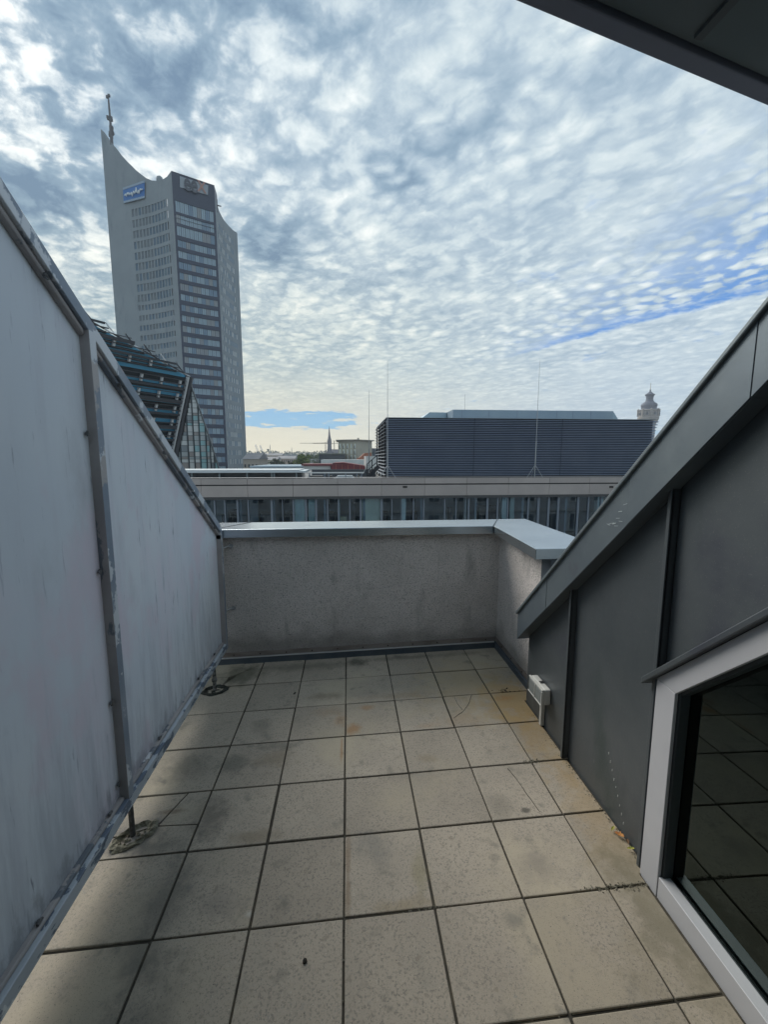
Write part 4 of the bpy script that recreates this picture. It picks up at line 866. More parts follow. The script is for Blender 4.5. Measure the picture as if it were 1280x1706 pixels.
# rake truss: ladder
mb=MB(); mb.bar(P0-dd*.35+nrm*.5,P1d-dd*.35+nrm*.5,.16,.5,nrm); mb.build('rake_rail',brm,gb)
side=Vector((1,0,0))
mb=MB(); mb.prism([P0+Vector((-.15,-.35,.25)),P0+Vector((.75,-.35,-.2)),P1d+Vector((1.2,-.35,0)),P1d+Vector((.1,-.35,0))],(0,.3,0)); mb.build('rake_fascia',finm,gb)
for k in range(34):
    p=P0.lerp(P1d,(k+.6)/34); mb=MB(); mb.box(p.x-.55,p.x+.12,YG-.55,YG-.45,p.z-.05,p.z+.05); mb.build('rung',finm,gb)
# gable glazing
gbk=M('gable_dark_backing',(.06,.075,.085),.5)
mb=MB(); mb.prism([P0+Vector((.3,.15,-.6)),P2d+Vector((0,.15,0)),P1d+Vector((.8,.15,0))],(0,.1,0)); mb.build('gable_backing',gbk,gb)
pm=[M('gable_pane_%s'%n_,c_,.18,0,spec=.8) for n_,c_ in (('grey',(.33,.38,.40)),('teal',(.22,.42,.46)),('pale',(.52,.56,.57)),('brown',(.27,.255,.25)),('slate',(.17,.21,.24)))]
pmesh=[]
for m_ in pm:
    t_=MB(); t_.box(0,1,0,.05,0,1); pmesh.append(t_.mesh('gable_pane',m_))
def gx(z):   # x range of gable at height z
    tl=(z-P0.z)/(P1d.z-P0.z); tr_=(z-P0.z)/(P2d.z-P0.z)
    a=P0.lerp(P1d,tl).x+1.0; b=P0.lerp(P2d,tr_).x
    bulge=.35*math.sin(math.pi*min(1,max(0,tr_)))
    return a,b+bulge
mx_=[at(p,700,YG).x for p in (298,311,321,331,341.5,348,354)]
cuts_=[-40]+mx_+[0]
q=random.Random(8); z=P0.z-1.0; cnt=0
while z>-7.5:
    h=q.choice((.35,.5,.5,.7,.9)); a,b=gx(z-h/2)
    for x0,x1 in zip(cuts_,cuts_[1:]):
        u0,u1=max(a,x0+.05),min(b,x1-.05)
        if u1-u0>.1:
            w=q.choices(range(5),(4,1,4,2,2))[0]
            if abs(x1-at(341.5,700,YG).x)<.1: w=q.choice((1,1,0,2))
            inst(pmesh[w],'gable_pane',gb,(u0,YG+.02,z-h+.03),(0,0,0),(u1-u0,1,h-.06)); cnt+=1
    z-=h
for p in (298,311,321,331,341.5,348,354):
    X=at(p,700,YG).x
    # height where the gable reaches X
    zt_g=P0.z
    zz=P0.z
    while zz>-8 and not (gx(zz)[0]<X<gx(zz)[1]): zz-=.1
    if zz>-7.5:
        mb=MB(); mb.box(X-.07,X+.07,YG-.12,YG+.02,-8,zz); mb.build('gable_mullion',M('gable_mullion_dark%d'%int(p),(.03,.045,.055),.4,.3),gb)
ra=MB(); last=None
zz=P0.z-.6
while zz>-8:
    c=Vector((gx(zz)[1],YG,zz))
    if last is not None: ra.bar(last,c,.14,.3,(0,1,0))
    last=c; zz-=1.
ra.build('gable_edge',gbk,gb)
mb=MB(); mb.box(-55,-19.5,61,95,-23,-8); mb.build('base',M('hall_base_grey',(.2,.21,.22),.8),gb)
# ================================================================== HIGH-RISE
tw=thing('office_tower',(-62,178,-23),'tall grey office tower with a concave front, dark window column and a soaring pointed corner','skyscraper')
def pol(r,az): return Vector((r*math.sin(rad(az))+CAM.x,r*math.cos(rad(az))+CAM.y,0))
TA,TB,TC,TD=pol(198,-26.42),pol(175,-19.90),pol(177.7,-15.42),pol(195,-13.07)
conc=M('tower_grey_cladding',(.235,.27,.30),.8,0,(.265,.30,.33),.08,4,patches=[((.205,.24,.27),.35,.5,.7,(1,1,.3))]); darkc=M('tower_dark_cladding',(.040,.052,.085),.45,.2); 
tgl=[M('tower_pane_%d'%i,c,.15,0,spec=.8) for i,c in enumerate(((.15,.25,.36),(.27,.38,.47),(.235,.27,.305),(.25,.285,.31)))]
def path(a,b,n,sag):
    d=(b-a); nn=Vector((-d.y,d.x,0)).normalized()
    if nn.dot(a-CAM)<0: nn=-nn
    return [a+d*(k/n)+nn*sag*4*(k/n)*(1-k/n) for k in range(n+1)]
def wall(pts,ucells,rows,topf,mat,name,depth,zbase=-23.3):
    """curved wall with real openings: ucells = list of (i0,i1) point index ranges that are openings, rows=[(z0,z1)]"""
    mb=MB(); ops=set(ucells); n=len(pts)-1
    rows=sorted(rows); 
    inn=[]
    for i in range(n):
        a,b=pts[i],pts[i+1]; d=(b-a).normalized(); nn=Vector((-d.y,d.x,0)); 
        if nn.dot(a-CAM)<0: nn=-nn
        o=nn*depth
        V=lambda p,z: (p.x,p.y,z)
        if i in ops:
            z=zbase
            for (z0,z1) in rows:
                if z1>min(topf(i/n),topf((i+1)/n))-.5: continue
                mb.quad(V(a,z),V(b,z),V(b,z0),V(a,z0)); z=z1
                mb.quad(V(a,z0),V(b,z0),V(b+o,z0),V(a+o,z0)); mb.quad(V(a+o,z1),V(b+o,z1),V(b,z1),V(a,z1))
                mb.quad(V(a,z0),V(a+o,z0),V(a+o,z1),V(a,z1)); mb.quad(V(b+o,z0),V(b,z0),V(b,z1),V(b+o,z1))
                inn.append((a+o,b+o,z0,z1))
            mb.quad(V(a,z),V(b,z),V(b,topf((i+1)/n)),V(a,topf(i/n)))
        else: mb.quad(V(a,zbase),V(b,zbase),V(b,topf((i+1)/n)),V(a,topf(i/n)))
    mb.build(name,mat,tw,recalc=False); return inn
def prof(pxs,a,b,n,sag,ab=False):
    """roofline from photo points: returns f(t)"""
    pts=path(a,b,60,sag); az=[math.atan2(p.x-CAM.x,p.y-CAM.y) for p in pts]; rr=[math.hypot(p.x-CAM.x,p.y-CAM.y) for p in pts]
    S_=[]
    for px,py in pxs:
        A_,T_=azel(px,py); k=min(range(61),key=lambda i:abs(az[i]-A_)); S_.append((k/60,CAM.z+T_*rr[k]))
    S_.sort()
    def f(t):
        if t<=S_[0][0]: return S_[0][1]
        for (t0,z0),(t1,z1) in zip(S_,S_[1:]):
            if t<=t1: return z0+(z1-z0)*(t-t0)/max(1e-6,t1-t0)
        return S_[-1][1]
    return f
rl=[(118,320),(150,350),(200,425),(235,468),(270,510),(305,550),(340,585),(370,613),(400,640),(440,670),(480,687),(515,690),(550,688),(590,662),(620,619)]
rl=[(140+x/4.267,140+y/4.267) for x,y in rl]
SAG1=1.6
fA=prof(rl,TA,TB,30,SAG1)
# left face: 14 window bays between t=.27 and t=.87 measured from TA
n1=60; ptsA=path(TA,TB,n1,SAG1)
op=[i for i in range(n1) if 20<=i<54 and (i-20)%3!=2] ; op=[i for i in op if (i-20)%3==0 or (i-20)%3==1]
rowsA=[]; z=91.8
for k in range(27): rowsA.append((z-(2.55 if k<9 else 1.85),z)); z-=3.72 if k<9 else 3.62
innA=wall(ptsA,op,rowsA,fA,conc,'concave_front',.28)
box=MB(); box.box(-.5,.5,-.05,.05,0,1); bms=[box.mesh('window',m_) for m_ in tgl]
q=random.Random(3); st_=[[],[]]
# join pairs of cells into windows: each opening = 2 cells
wins=[]
for k in range(0,len(innA)):
    wins.append(innA[k])
# merge neighbours
byz={}
for a,b,z0,z1 in wins: byz.setdefault(round(z0,2),[]).append((a,b,z0,z1))
cnt=0; rest=MB(); restl=MB()
for z0k in sorted(byz,reverse=True):
    row=byz[z0k]; i=0
    while i<len(row)-1:
        a=row[i][0]; b=row[i+1][1]; z0,z1=row[i][2],row[i][3]
        if (row[i][1]-row[i+1][0]).length>.05: i+=1; continue
        c=(a+b)/2; ang=math.atan2(b.y-a.y,b.x-a.x); fr=i/len(row)
        w=1 if (fr>.7 and q.random()<.75) else (0 if fr>.45 else q.choice((2,2,0,3)))
        if cnt<290: inst(bms[w],'window',tw,(c.x,c.y,z0),(0,0,ang),((b-a).length,1,z1-z0)); cnt+=1
        else: rest.quad((a.x,a.y,z0),(b.x,b.y,z0),(b.x,b.y,z1),(a.x,a.y,z1))
        i+=2
tag(rest.build('lower_windows',tgl[2],tw,recalc=False),None,None,None,'stuff')
# dark column: 9 panes by 27 rows
n2=20; ptsB=path(TB,TC,n2,.25); top2=CAM.z+.5604*175; topB=lambda t: top2
rowsB=[(86.9,91.2),(83.3,85.9),(78.6,82.3)]; z=77.9
zz=[z-3.62*k for k in range(24)]
rowsB=[(87.0,90.6),(83.4,86.2),(79.3,82.5)]+[(v-2.15-(.2 if k<5 else 0),v) for k,v in enumerate(zz)]
innB=wall(ptsB,list(range(1,19)),rowsB,topB,darkc,'dark_column',.25)
byz={}
for r in innB: byz.setdefault(round(r[2],2),[]).append(r)
pb=MB(); pb.box(-.5,.5,-.05,.05,0,1); pbm=[pb.mesh('glass_pane',m_) for m_ in tgl]
for z0k,row in byz.items():
    for i in range(0,len(row)-1,2):
        a=row[i][0];b=row[i+1][1];z0,z1=row[i][2:];c=(a+b)/2;ang=math.atan2(b.y-a.y,b.x-a.x);L_=(b-a).length
        inst(pbm[q.choices(range(4),(3,4,1,1))[0]],'glass_pane',tw,(c.x,c.y,z0),(0,0,ang),(L_-.12,1,z1-z0))
mb=MB(); o_=Vector((-.15,.45,0)); mb.quad(tuple(TB+o_)[:2]+(-20,),tuple(TC+o_)[:2]+(-20,),tuple(TC+o_)[:2]+(top2-.5,),tuple(TB+o_)[:2]+(top2-.5,)); mb.build('column_backing',darkc,tw,recalc=False)
# right wing
fD=prof([(361.5,339),(365,351),(372,365),(381.4,376.7),(388.4,383.7),(395.5,388.4)],TC,TD,20,.8)
n3=40; ptsC=path(TC,TD,n3,.8)
innC=wall(ptsC,[i for i in range(4,34) if i%2==0],[(v-1.9,v) for v in [88.5-3.65*k for k in range(27)]],fD,conc,'right_wing',.06)
rw=MB(); rw2=MB()
for a,b,z0,z1 in innC: (rw if q.random()<.45 else rw2).quad((a.x,a.y,z0),(b.x,b.y,z0),(b.x,b.y,z1),(a.x,a.y,z1))
tag(rw.build('wing_windows',M('wing_bright_pane',(.6,.63,.64),.3),tw,recalc=False),None,None,None,'stuff'); tag(rw2.build('wing_windows',tgl[0],tw,recalc=False),None,None,None,'stuff')
# rear walls and roof
TE=Vector((-78,212,0)); TF=Vector((-58,214,0))
mb=MB(); tA=fA(0); tD=fD(1)
for a,b,za_,zb_2 in ((TD,TF,tD,tD),(TF,TE,tD,95),(TE,TA,95,tA)): mb.quad((a.x,a.y,-23),(b.x,b.y,-23),(b.x,b.y,zb_2),(a.x,a.y,za_))
mb.build('rear_wall',conc,tw,recalc=False)
mb=MB(); R0=85.; ring=ptsA+ptsB[1:]+ptsC[1:]+[TF,TE]; mb.quad(*[(p.x,p.y,R0) for p in ring]); mb.build('roof',roofg,tw,recalc=False)
mb=MB(); 
a,b=TC,TB
off2=Vector((-.8,6,0)); mb.quad((TB.x,TB.y,top2-.02),(TC.x,TC.y,top2-.02),(TC.x+off2.x,TC.y+off2.y,top2-.02),(TB.x+off2.x,TB.y+off2.y,top2-.02)); mb.quad((TC.x,TC.y,80),(TC.x+off2.x,TC.y+off2.y,80),(TC.x+off2.x,TC.y+off2.y,top2),(TC.x,TC.y,top2)); mb.build('column_head',darkc,tw,recalc=False)
# dome on the roof
def onwall(px,py,pts):   # nearest point on face for a photo point
    A_,T_=azel(px,py); best=min(range(len(pts)-1),key=lambda i:abs(math.atan2((pts[i]+pts[i+1]).x/2-CAM.x,(pts[i]+pts[i+1]).y/2-CAM.y)-A_)); p=(pts[best]+pts[best+1])/2
    r=math.hypot(p.x-CAM.x,p.y-CAM.y); return Vector((CAM.x+r*math.sin(A_),CAM.y+r*math.cos(A_),CAM.z+T_*r)),r
p,r=onwall(260.5,299,ptsA); mb=MB(); mb.lathe((p.x,p.y+3),[(1.15,p.z-1.5),(1.15,p.z+1.6),(1.0,p.z+2.3),(.5,p.z+2.75),(.05,p.z+2.8)],14); mb.build('roof_dome',conc,tw)
# blue sign with white wave
def face_pt(px,py,out): 
    p,r=onwall(px,py,ptsA); d=(CAM-p); d.z=0; return p+d.normalized()*out
Q=[face_pt(205,318.5,.5),face_pt(241,306,.5),face_pt(241,328,.5),face_pt(206,337,.5)]
mb=MB(); mb.prism(Q,(CAM-Q[0]).normalized()*-.3); mb.build('blue_sign',M('sign_blue',(.03,.15,.42),.5),tw)
wv=[(0,.52),(.05,.40),(.09,.62),(.12,.40),(.15,.33),(.19,.55),(.22,.36),(.26,.60),(.30,.52),(.34,.40),(.38,.78),(.42,.50),(.46,.36),(.50,.60),(.54,.46),(.58,.30),(.58,.08),(.59,.52),(.63,.62),(.67,.58),(.68,.40),(.71,.72),(.74,.46),(.79,.36),(.84,.44),(.88,.40)]
def sgn(u,v,out): p=(Q[0].lerp(Q[1],u)).lerp(Q[3].lerp(Q[2],u),v); d=(CAM-p).normalized(); return p+d*out
mb=MB(); mb.tube([sgn(u*.95+.06,.12+v*.78,.55) for u,v in wv],.24,6); mb.build('sign_wave_lettering',M('sign_white',(.75,.8,.82),.5),tw)
mb=MB()
for e0,e1 in ((0,1),(2,3)): 
    mb.bar(Q[e0]+(CAM-Q[e0]).normalized()*.05+Vector((0,0,.35 if e0==0 else -.35)),Q[e1]+(CAM-Q[e1]).normalized()*.05+Vector((0,0,.35 if e0==0 else -.35)),.12,.7)
mb.build('sign_border',M('sign_pale_border',(.28,.36,.46),.6),tw)
# grey sign: eex
def fb_pt(px,py,out):
    p,r=onwall(px,py,ptsB); d=(CAM-p); d.z=0; return p+d.normalized()*out
E=[fb_pt(299.5,294.5,.25),fb_pt(347,310,.25),fb_pt(346.5,326,.25),fb_pt(300,313,.25)]
mb=MB(); mb.prism(E,(CAM-E[0]).normalized()*-.2); mb.build('grey_sign',M('sign_grey',(.27,.31,.36),.5),tw)
def letter(ch,u,mat,sz,name):
    c=bpy.data.curves.new('txt','FONT'); c.body=ch; c.size=1; c.extrude=.02; c.align_x='CENTER'; c.align_y='CENTER'; c.offset=.02
    t=bpy.data.objects.new('txt',c); COL.objects.link(t); dg=bpy.context.evaluated_depsgraph_get(); me=bpy.data.meshes.new_from_object(t.evaluated_get(dg)); bpy.data.objects.remove(t); me.name=name; me.materials.clear(); me.materials.append(mat)
    ctr=(E[0].lerp(E[1],u)).lerp(E[3].lerp(E[2],u),.44); d=(CAM-ctr); ang=math.atan2((E[1]-E[0]).y,(E[1]-E[0]).x)
    o=bpy.data.objects.new(name,me); COL.objects.link(o); o.parent=tw; o.location=ctr+Vector((d.x,d.y,0)).normalized()*.25-org(tw); o.rotation_euler=(rad(90),0,ang); o.scale=sz
lg=M('letter_dark_grey',(.075,.085,.11),.5); lo=M('letter_orange',(.38,.21,.18),.5)
letter('e',.26,lg,(4.9,7.8,1),'letter_e'); letter('e',.50,lg,(4.9,7.8,1),'letter_e'); letter('X',.77,lo,(3.9,5.2,1),'letter_x')
# antenna mast
ant=thing('antenna_mast',(TA.x+4,TA.y-1,100),'slim antenna mast with dishes on the pointed corner of the tower','antenna')
am=M('antenna_grey',(.10,.10,.11),.6)
def ap(px,py): 
    A_,T_=azel(px,py); r=196.; return Vector((CAM.x+r*math.sin(A_),CAM.y+r*math.cos(A_),CAM.z+T_*r))
mb=MB(); mb.tube([ap(186.5,243),ap(184.5,210)],.55,8); mb.build('lower_mast',am,ant)
mb=MB(); mb.tube([ap(184.5,210),ap(182,180),ap(180,158)],.3,8,rs=[.42,.34,.22]); mb.build('upper_mast',am,ant)
for (x,y) in ((187.5,224),(183.2,222),(187,217),(188.5,222.5),(183,226),(186.5,229),(180,198),(182.5,199.5),(186,200.5),(179.3,195.5),(185.5,197),(178.5,162),(181.5,160),(187,213)):
    c=ap(x,y); mb=MB(); mb.box(c.x-.35,c.x+.35,c.y-.3,c.y+.3,c.z-.45,c.z+.45); mb.bar(c,ap(184.6,y),.12); mb.build('dish',am,ant,bevel=.08)
c=ap(363,344); mb=MB(); 
ra_=thing('roof_antenna',(TC.x+1,TC.y+2,92),'tiny rooftop antenna where the dark column meets the lower right wing','antenna')
A_,T_=azel(362,339.5); r=180.; b0=Vector((CAM.x+r*math.sin(A_),CAM.y+r*math.cos(A_),CAM.z+T_*r)); mb.tube([b0+Vector((0,0,-3)),b0+Vector((0,0,1.4))],.12,6); mb.bar(b0+Vector((-.3,0,-.6)),b0+Vector((1.4,0,-.9)),.3); mb.build('mast',am,ra_)
# ================================================================== OLD TOWN-HALL TOWER (right)
th_=thing('town_hall_tower',(0,0,0),'round pale stone tower with a dark curved copper dome behind the enclosure','tower')
YT=560.; cT=at(1080,700,YT); px2m=YT/ F*1.02
th_.location=(cT.x,YT,-23); ORG['town_hall_tower']=Vector((cT.x,YT,-23))
def tz(py): return at(1080,py,YT).z
sc_=(at(1096,700,YT).x-at(1064,700,YT).x)/32.
stone=M('tower_sandstone',(.27,.24,.21),.9,0,(.20,.18,.165),.3); cop_=M('dark_patina_dome',(.035,.045,.075),.6,.1,(.05,.06,.09),.5)
mb=MB(); mb.lathe((cT.x,YT),[(10.2*sc_,-23),(10.6*sc_,tz(708)),(13.4*sc_,tz(701)),(14.6*sc_,tz(699)),(14.9*sc_,tz(696)),(13.9*sc_,tz(694.5)),(14.2*sc_,tz(690)),(14.0*sc_,tz(686)),(15.3*sc_,tz(684)),(12.8*sc_,tz(683))],28); mb.build('shaft',stone,th_)
for k in range(16):
    a=2*math.pi*k/16; r=13.6*sc_; c=Vector((cT.x+r*math.cos(a),YT+r*math.sin(a),0)); mb=MB()
    mb.lathe((c.x,c.y),[(1.9*sc_,tz(692)),(1.9*sc_,tz(688.5)),(1.2*sc_,tz(687))],8); mb.build('arched_opening',cab,th_)
for k in range(8):
    a=2*math.pi*(k+.5)/8; r=14.4*sc_; c=Vector((cT.x+r*math.cos(a),YT+r*math.sin(a),0)); mb=MB(); mb.lathe((c.x,c.y),[(1.6*sc_,tz(694)),(1.6*sc_,tz(684)),(1.9*sc_,tz(683)),(.2*sc_,tz(681))],8); mb.build('turret',stone,th_)
mb=MB(); mb.lathe((cT.x,YT),[(12.0*sc_,tz(683.5)),(10.6*sc_,tz(681)),(11.0*sc_,tz(677)),(11.6*sc_,tz(676)),(10.9*sc_,tz(673.5)),(8.2*sc_,tz(671)),(5.8*sc_,tz(669)),(5.0*sc_,tz(666)),(5.3*sc_,tz(660.5)),(6.8*sc_,tz(658.5)),(6.9*sc_,tz(657.5)),(4.2*sc_,tz(655.5)),(1.6*sc_,tz(653)),(.8*sc_,tz(651)),(1.3*sc_,tz(650)),(.4*sc_,tz(648.8))],24); mb.build('dome',cop_,th_)
mb=MB(); mb.tube([(cT.x,YT,tz(650)),(cT.x,YT,tz(638.5))],.35*sc_,6); mb.build('finial',M('gilded_finial',(.35,.27,.14),.4,.4),th_)
# ================================================================== CHURCH SPIRE
ch=thing('church',(0,0,0),'dark stone church with a slender pointed spire on the skyline','church'); YC=620.
c0=at(549.5,760,YC); ch.location=(c0.x,YC,-23); ORG['church']=Vector((c0.x,YC,-23))
def cz(py): return at(549.5,py,YC).z
s1_=(at(560,750,YC).x-at(540,750,YC).x)/20; chm=M('church_dark_stone',(.085,.085,.11),.9,0,(.11,.11,.13),.2); chs=M('spire_copper',(.10,.085,.10),.7)
mb=MB(); mb.box(c0.x-3.2*s1_,c0.x+3.2*s1_,YC-3.2*s1_,YC+3.2*s1_,-23,cz(737)); mb.box(c0.x-3.8*s1_,c0.x+3.8*s1_,YC-3.8*s1_,YC+3.8*s1_,-23,cz(748)); mb.build('bell_tower',chm,ch)
mb=MB(); mb.lathe((c0.x,YC),[(3.1*s1_,cz(737)),(2.5*s1_,cz(731)),(1.5*s1_,cz(724)),(.8*s1_,cz(716)),(.12*s1_,cz(710))],8); mb.build('spire',chs,ch)
for sx in (-1,1):
    mb=MB(); mb.lathe((c0.x+sx*2.9*s1_,YC-2.9*s1_),[(.6*s1_,cz(738)),(.6*s1_,cz(735)),(.05*s1_,cz(731))],6); mb.build('pinnacle',chm,ch)
nx=at(563,760,YC).x; mb=MB(); mb.box(c0.x+3.9*s1_,nx+8,YC,YC+14,-23,cz(754)); mb.prism([(c0.x+3.9*s1_,YC,cz(754)),(c0.x+3.9*s1_,YC+14,cz(754)),(c0.x+3.9*s1_,YC+7,cz(748.5))],(nx+8-c0.x-3.9*s1_,0,0)); mb.build('nave',chm,ch)
mb=MB(); mb.box(at(544,760,YC).x,c0.x-3.9*s1_,YC-5,YC+12,-23,cz(753)); mb.build('side_aisle',chm,ch)
# ================================================================== SKYLINE BLOCK
bl=thing('apartment_block',(0,0,0),'pale concrete block with five window bays and a flat overhanging roof on the skyline','building'); YK=165.
k1,k2,k3=at(564,760,YK),at(595,760,YK-4),at(620,760,YK+3)
bl.location=(k2.x,YK,-23); ORG['apartment_block']=Vector((k2.x,YK,-23)); zt3=at(590,734.5,YK).z
blk=M('block_pale_concrete',(.42,.40,.34),.85,0,(.38,.36,.31),.3); bly=M('block_window_bay',(.46,.46,.34),.7)
base=Vector((0,14,0))
mb=MB(); mb.prism([(k1.x,YK,-23),(k2.x,YK-4,-23),(k3.x,YK+3,-23),(k3.x-3,YK+16,-23),(k1.x,YK+14,-23)],(0,0,zt3+23)); mb.build('body',blk,bl)
mb=MB(); mb.prism([(k1.x-.9,YK-.9,zt3+.01),(k2.x,YK-5,zt3+.01),(k3.x+1.0,YK+2.4,zt3+.01),(k3.x-2.5,YK+17,zt3+.01),(k1.x-.9,YK+15,zt3+.01)],(0,0,.35)); mb.build('roof_plate',M('block_roof_plate',(.24,.23,.21),.8),bl)
dface=(k2.x-k1.x,-4.); Lf=math.hypot(*dface); ux=dface[0]/Lf; uy=dface[1]/Lf; angf=math.atan2(uy,ux)
bayw=Lf/5
b1=MB(); b1.box(.22*bayw,.78*bayw,-.14,-.02,0,1); bays=b1.mesh('window_bay',bly); w1=MB(); w1.box(0,.18*bayw,-.2,-.142,0,1.3); wds=w1.mesh('window',M('block_dark_pane',(.06,.07,.09),.2)); 
w2=MB(); w2.box(0,.34*bayw,-.19,-.142,0,1.7); wls=w2.mesh('window',M('block_pale_blind',(.60,.64,.62),.5))
zb3=at(580,765,YK).z-6
for k in range(5):
    ox=k1.x+ux*bayw*k; oy=YK+uy*bayw*k; inst(bays,'window_bay',bl,(ox,oy,zb3),(0,0,angf),(1,1,zt3-1-zb3))
    for j in range(6):
        z=zt3-2.9-j*2.15
        inst(wls,'window',bl,(ox+ux*bayw*.40,oy+uy*bayw*.40,z),(0,0,angf)); 
        if R_.random()<.55: inst(wds,'window',bl,(ox+ux*bayw*.30,oy+uy*bayw*.30,z-.3),(0,0,angf))
mb=MB(); mb.box(at(596,733,YK).x,at(599,733,YK).x,YK+4,YK+6,zt3+.36,zt3+1.3); mb.build('roof_hut',blk,bl)
# ================================================================== NEARER CITY ROOFS
def hall(name,px0,px1,ptop,pbot,Y,depth,mat,label,cat='building',roof=None,gable=0,wins=0,wm_=None,zb=-23.):
    a=at(px0,pbot,Y); b=at(px1,pbot,Y); t=at((px0+px1)/2,ptop,Y)
    o=thing(name,((a.x+b.x)/2,Y,zb),label,cat)
    mb=MB(); mb.box(a.x,b.x,Y,Y+depth,zb,t.z); mb.build('wall',mat,o)
    if roof:
        mb=MB(); 
        if gable: mb.prism([(a.x-.3,Y-.3,t.z+.01),(a.x-.3,Y+depth+.3,t.z+.01),(a.x-.3,Y+depth/2,t.z+gable)],(b.x-a.x+.6,0,0))
        else: mb.box(a.x-.3,b.x+.3,Y-.3,Y+depth,t.z+.01,t.z+.35)
        mb.build('roof',roof,o)
    if wins:
        w=(b.x-a.x)/wins; ww=MB(); ww.box(w*.28,w*.72,-.08,-.005,0,min(1.6,w*.8)); wmh=ww.mesh('window',wm_ or dwm)
        nr=max(1,int((t.z-(at(px0,pbot,Y).z))/3.)) 
        for r in range(nr):
            for k in range(wins): inst(wmh,'window',o,(a.x+k*w,Y,t.z-2.3-3.*r))
    return o
whit=M('white_hall_sheet',(.55,.57,.56),.7,0,(.48,.5,.5),.3); tan=M('tan_render',(.42,.36,.26),.9,0,(.36,.31,.23),.2); red=M('red_sheet_roof',(.17,.028,.036),.6,0,(.13,.025,.03),.4); redw=M('brick_red_wall',(.34,.12,.08),.8,0,(.28,.10,.07),.5)
gry=M('grey_slate_roof',(.16,.17,.19),.8,0,(.2,.2,.21),.3); dgl=M('dark_hall_glass',(.05,.06,.07),.2); bluer=M('pale_blue_roof',(.33,.42,.48),.6); grnw=M('mossy_grey_roof',(.17,.19,.16),.9)
hall('warehouse',419,505,779,786,95,22,whit,'wide low white shed roof left of the red roofed hall',roof=bluer)
hall('town_house',406,431,765,786,120,14,M('beige_old_render',(.33,.30,.26),.9),'grey roofed old house right beside the base of the tower',roof=gry,gable=1.8,wins=4)
hall('warehouse',532,575,757,768,150,20,dgl,'flat roofed dark glazed hall in front of the church',roof=grnw,wins=6,wm_=dgl)
hall('warehouse',535,612,766,776,120,16,whit,'long white wall behind the red roofed hall',roof=None)
hall('warehouse',610,632,760,783,82,10,whit,'white cubic roof building behind the black roof stairs',roof=None)
# red hall with low gable (seen from its long side)
rh=thing('red_roof_hall',(0,0,0),'hall with a sweeping dark red metal roof just beyond the office roof','building'); Y=80.
rh.location=(at(580,780,Y).x,Y,-23); ORG[rh.name]=Vector(rh.location)
g=[at(p,q_,Y) for p,q_ in ((552,783),(552,774),(556,771),(572,770.5),(608,776),(608,783))]
mb=MB(); mb.prism(g,(0,12,0)); mb.build('roof',red,rh); a,b=g[0],g[-1]; mb=MB(); mb.box(a.x,b.x,Y+.1,Y+11.9,-23,a.z-.01); mb.build('wall',whit,rh)
for x_ in (560,570,580,590,600):
    p=at(x_,779,Y); mb=MB(); mb.box(p.x-.05,p.x+.05,Y-.06,Y-.005,g[0].z,p.z+.6); mb.build('roof_seam',redw,rh)
r2=hall('red_roof_hall',505,551,776,783,84,10,whit,'long flat dark red roof left of the sweeping red roof',roof=red)
o=hall('brick_gable_house',596,619,763,768,140,10,redw,'house with a steep orange red gable in front of the pale block',roof=None)
mb=MB(); P_=[at(p,q_,139.5) for p,q_ in ((595,766),(608,755),(619,754),(620,766))]; mb.prism(P_,(0,8,0)); mb.build('gable',M('orange_brick',(.33,.13,.08),.8),o)
hall('office_block',619,632,747,766,170,12,M('far_blue_grey',(.12,.14,.17),.6),'dark blue grey building just left of the louvred enclosure',roof=None,wins=3)
# long tan city blocks
q=random.Random(12)
lst=[(432,462,765,300,'tan block with a dark arcade behind the white shed'),(462,492,763,330,'cream block behind the small dark trees'),(412,440,758.5,420,'brown roofed block nearest the right edge of the tower'),(440,470,757.5,460,'ochre block above the arcade block on the skyline'),(470,500,758,480,'pale block under the light blue roof'),(486,512,761,380,'blue roofed block left of the round green tree')]
for i_,(p0,p1,pt,Y,lb) in enumerate(lst):
    hall('city_block',p0,p1,pt+1.2,pt+8,Y,18,M('city_wall_%d'%Y,tuple(c*q.uniform(.85,1.1) for c in (.42,.37,.29)),.9),lb,roof=(bluer if i_>=4 else gry),gable=2.2 if i_<4 else 0,wins=9)
# glasshouse roofs etc far
for i_,(p0,p1,pt,Y) in enumerate(((420,450,757,700),(455,485,756.5,760),(485,520,757.5,820),(520,545,757.5,700),(640,760,757,900),(760,900,757,950),(560,640,757,800))):
    hall('distant_block',p0,p1,pt,pt+5,Y,40,M('far_wall_%d'%Y,(.26,.27,.27),.9),['far grey block on the skyline right of the tower','far grey block under the thin chimney','far grey block behind the blue roof','far grey block behind the round green tree','far block hidden behind the louvred enclosure, left one','far block hidden behind the louvred enclosure, right one','far grey block behind the church and the pale block'][i_])
# chimneys & masts
for p,pt,Y,lb in ((450.5,741,900,'thin tall chimney on the far skyline'),(486.5,746,900,'short thin mast on the far skyline')):
    b=at(p,760,Y); t=at(p,pt,Y); mb=MB(); mb.tube([(b.x,Y,-23),(b.x,Y,t.z)],.7,8,rs=[1.1,.55]); tag(mb.build('far_chimney',M('far_chimney_%d'%int(p),(.3,.3,.3),.8),None),lb,'chimney')
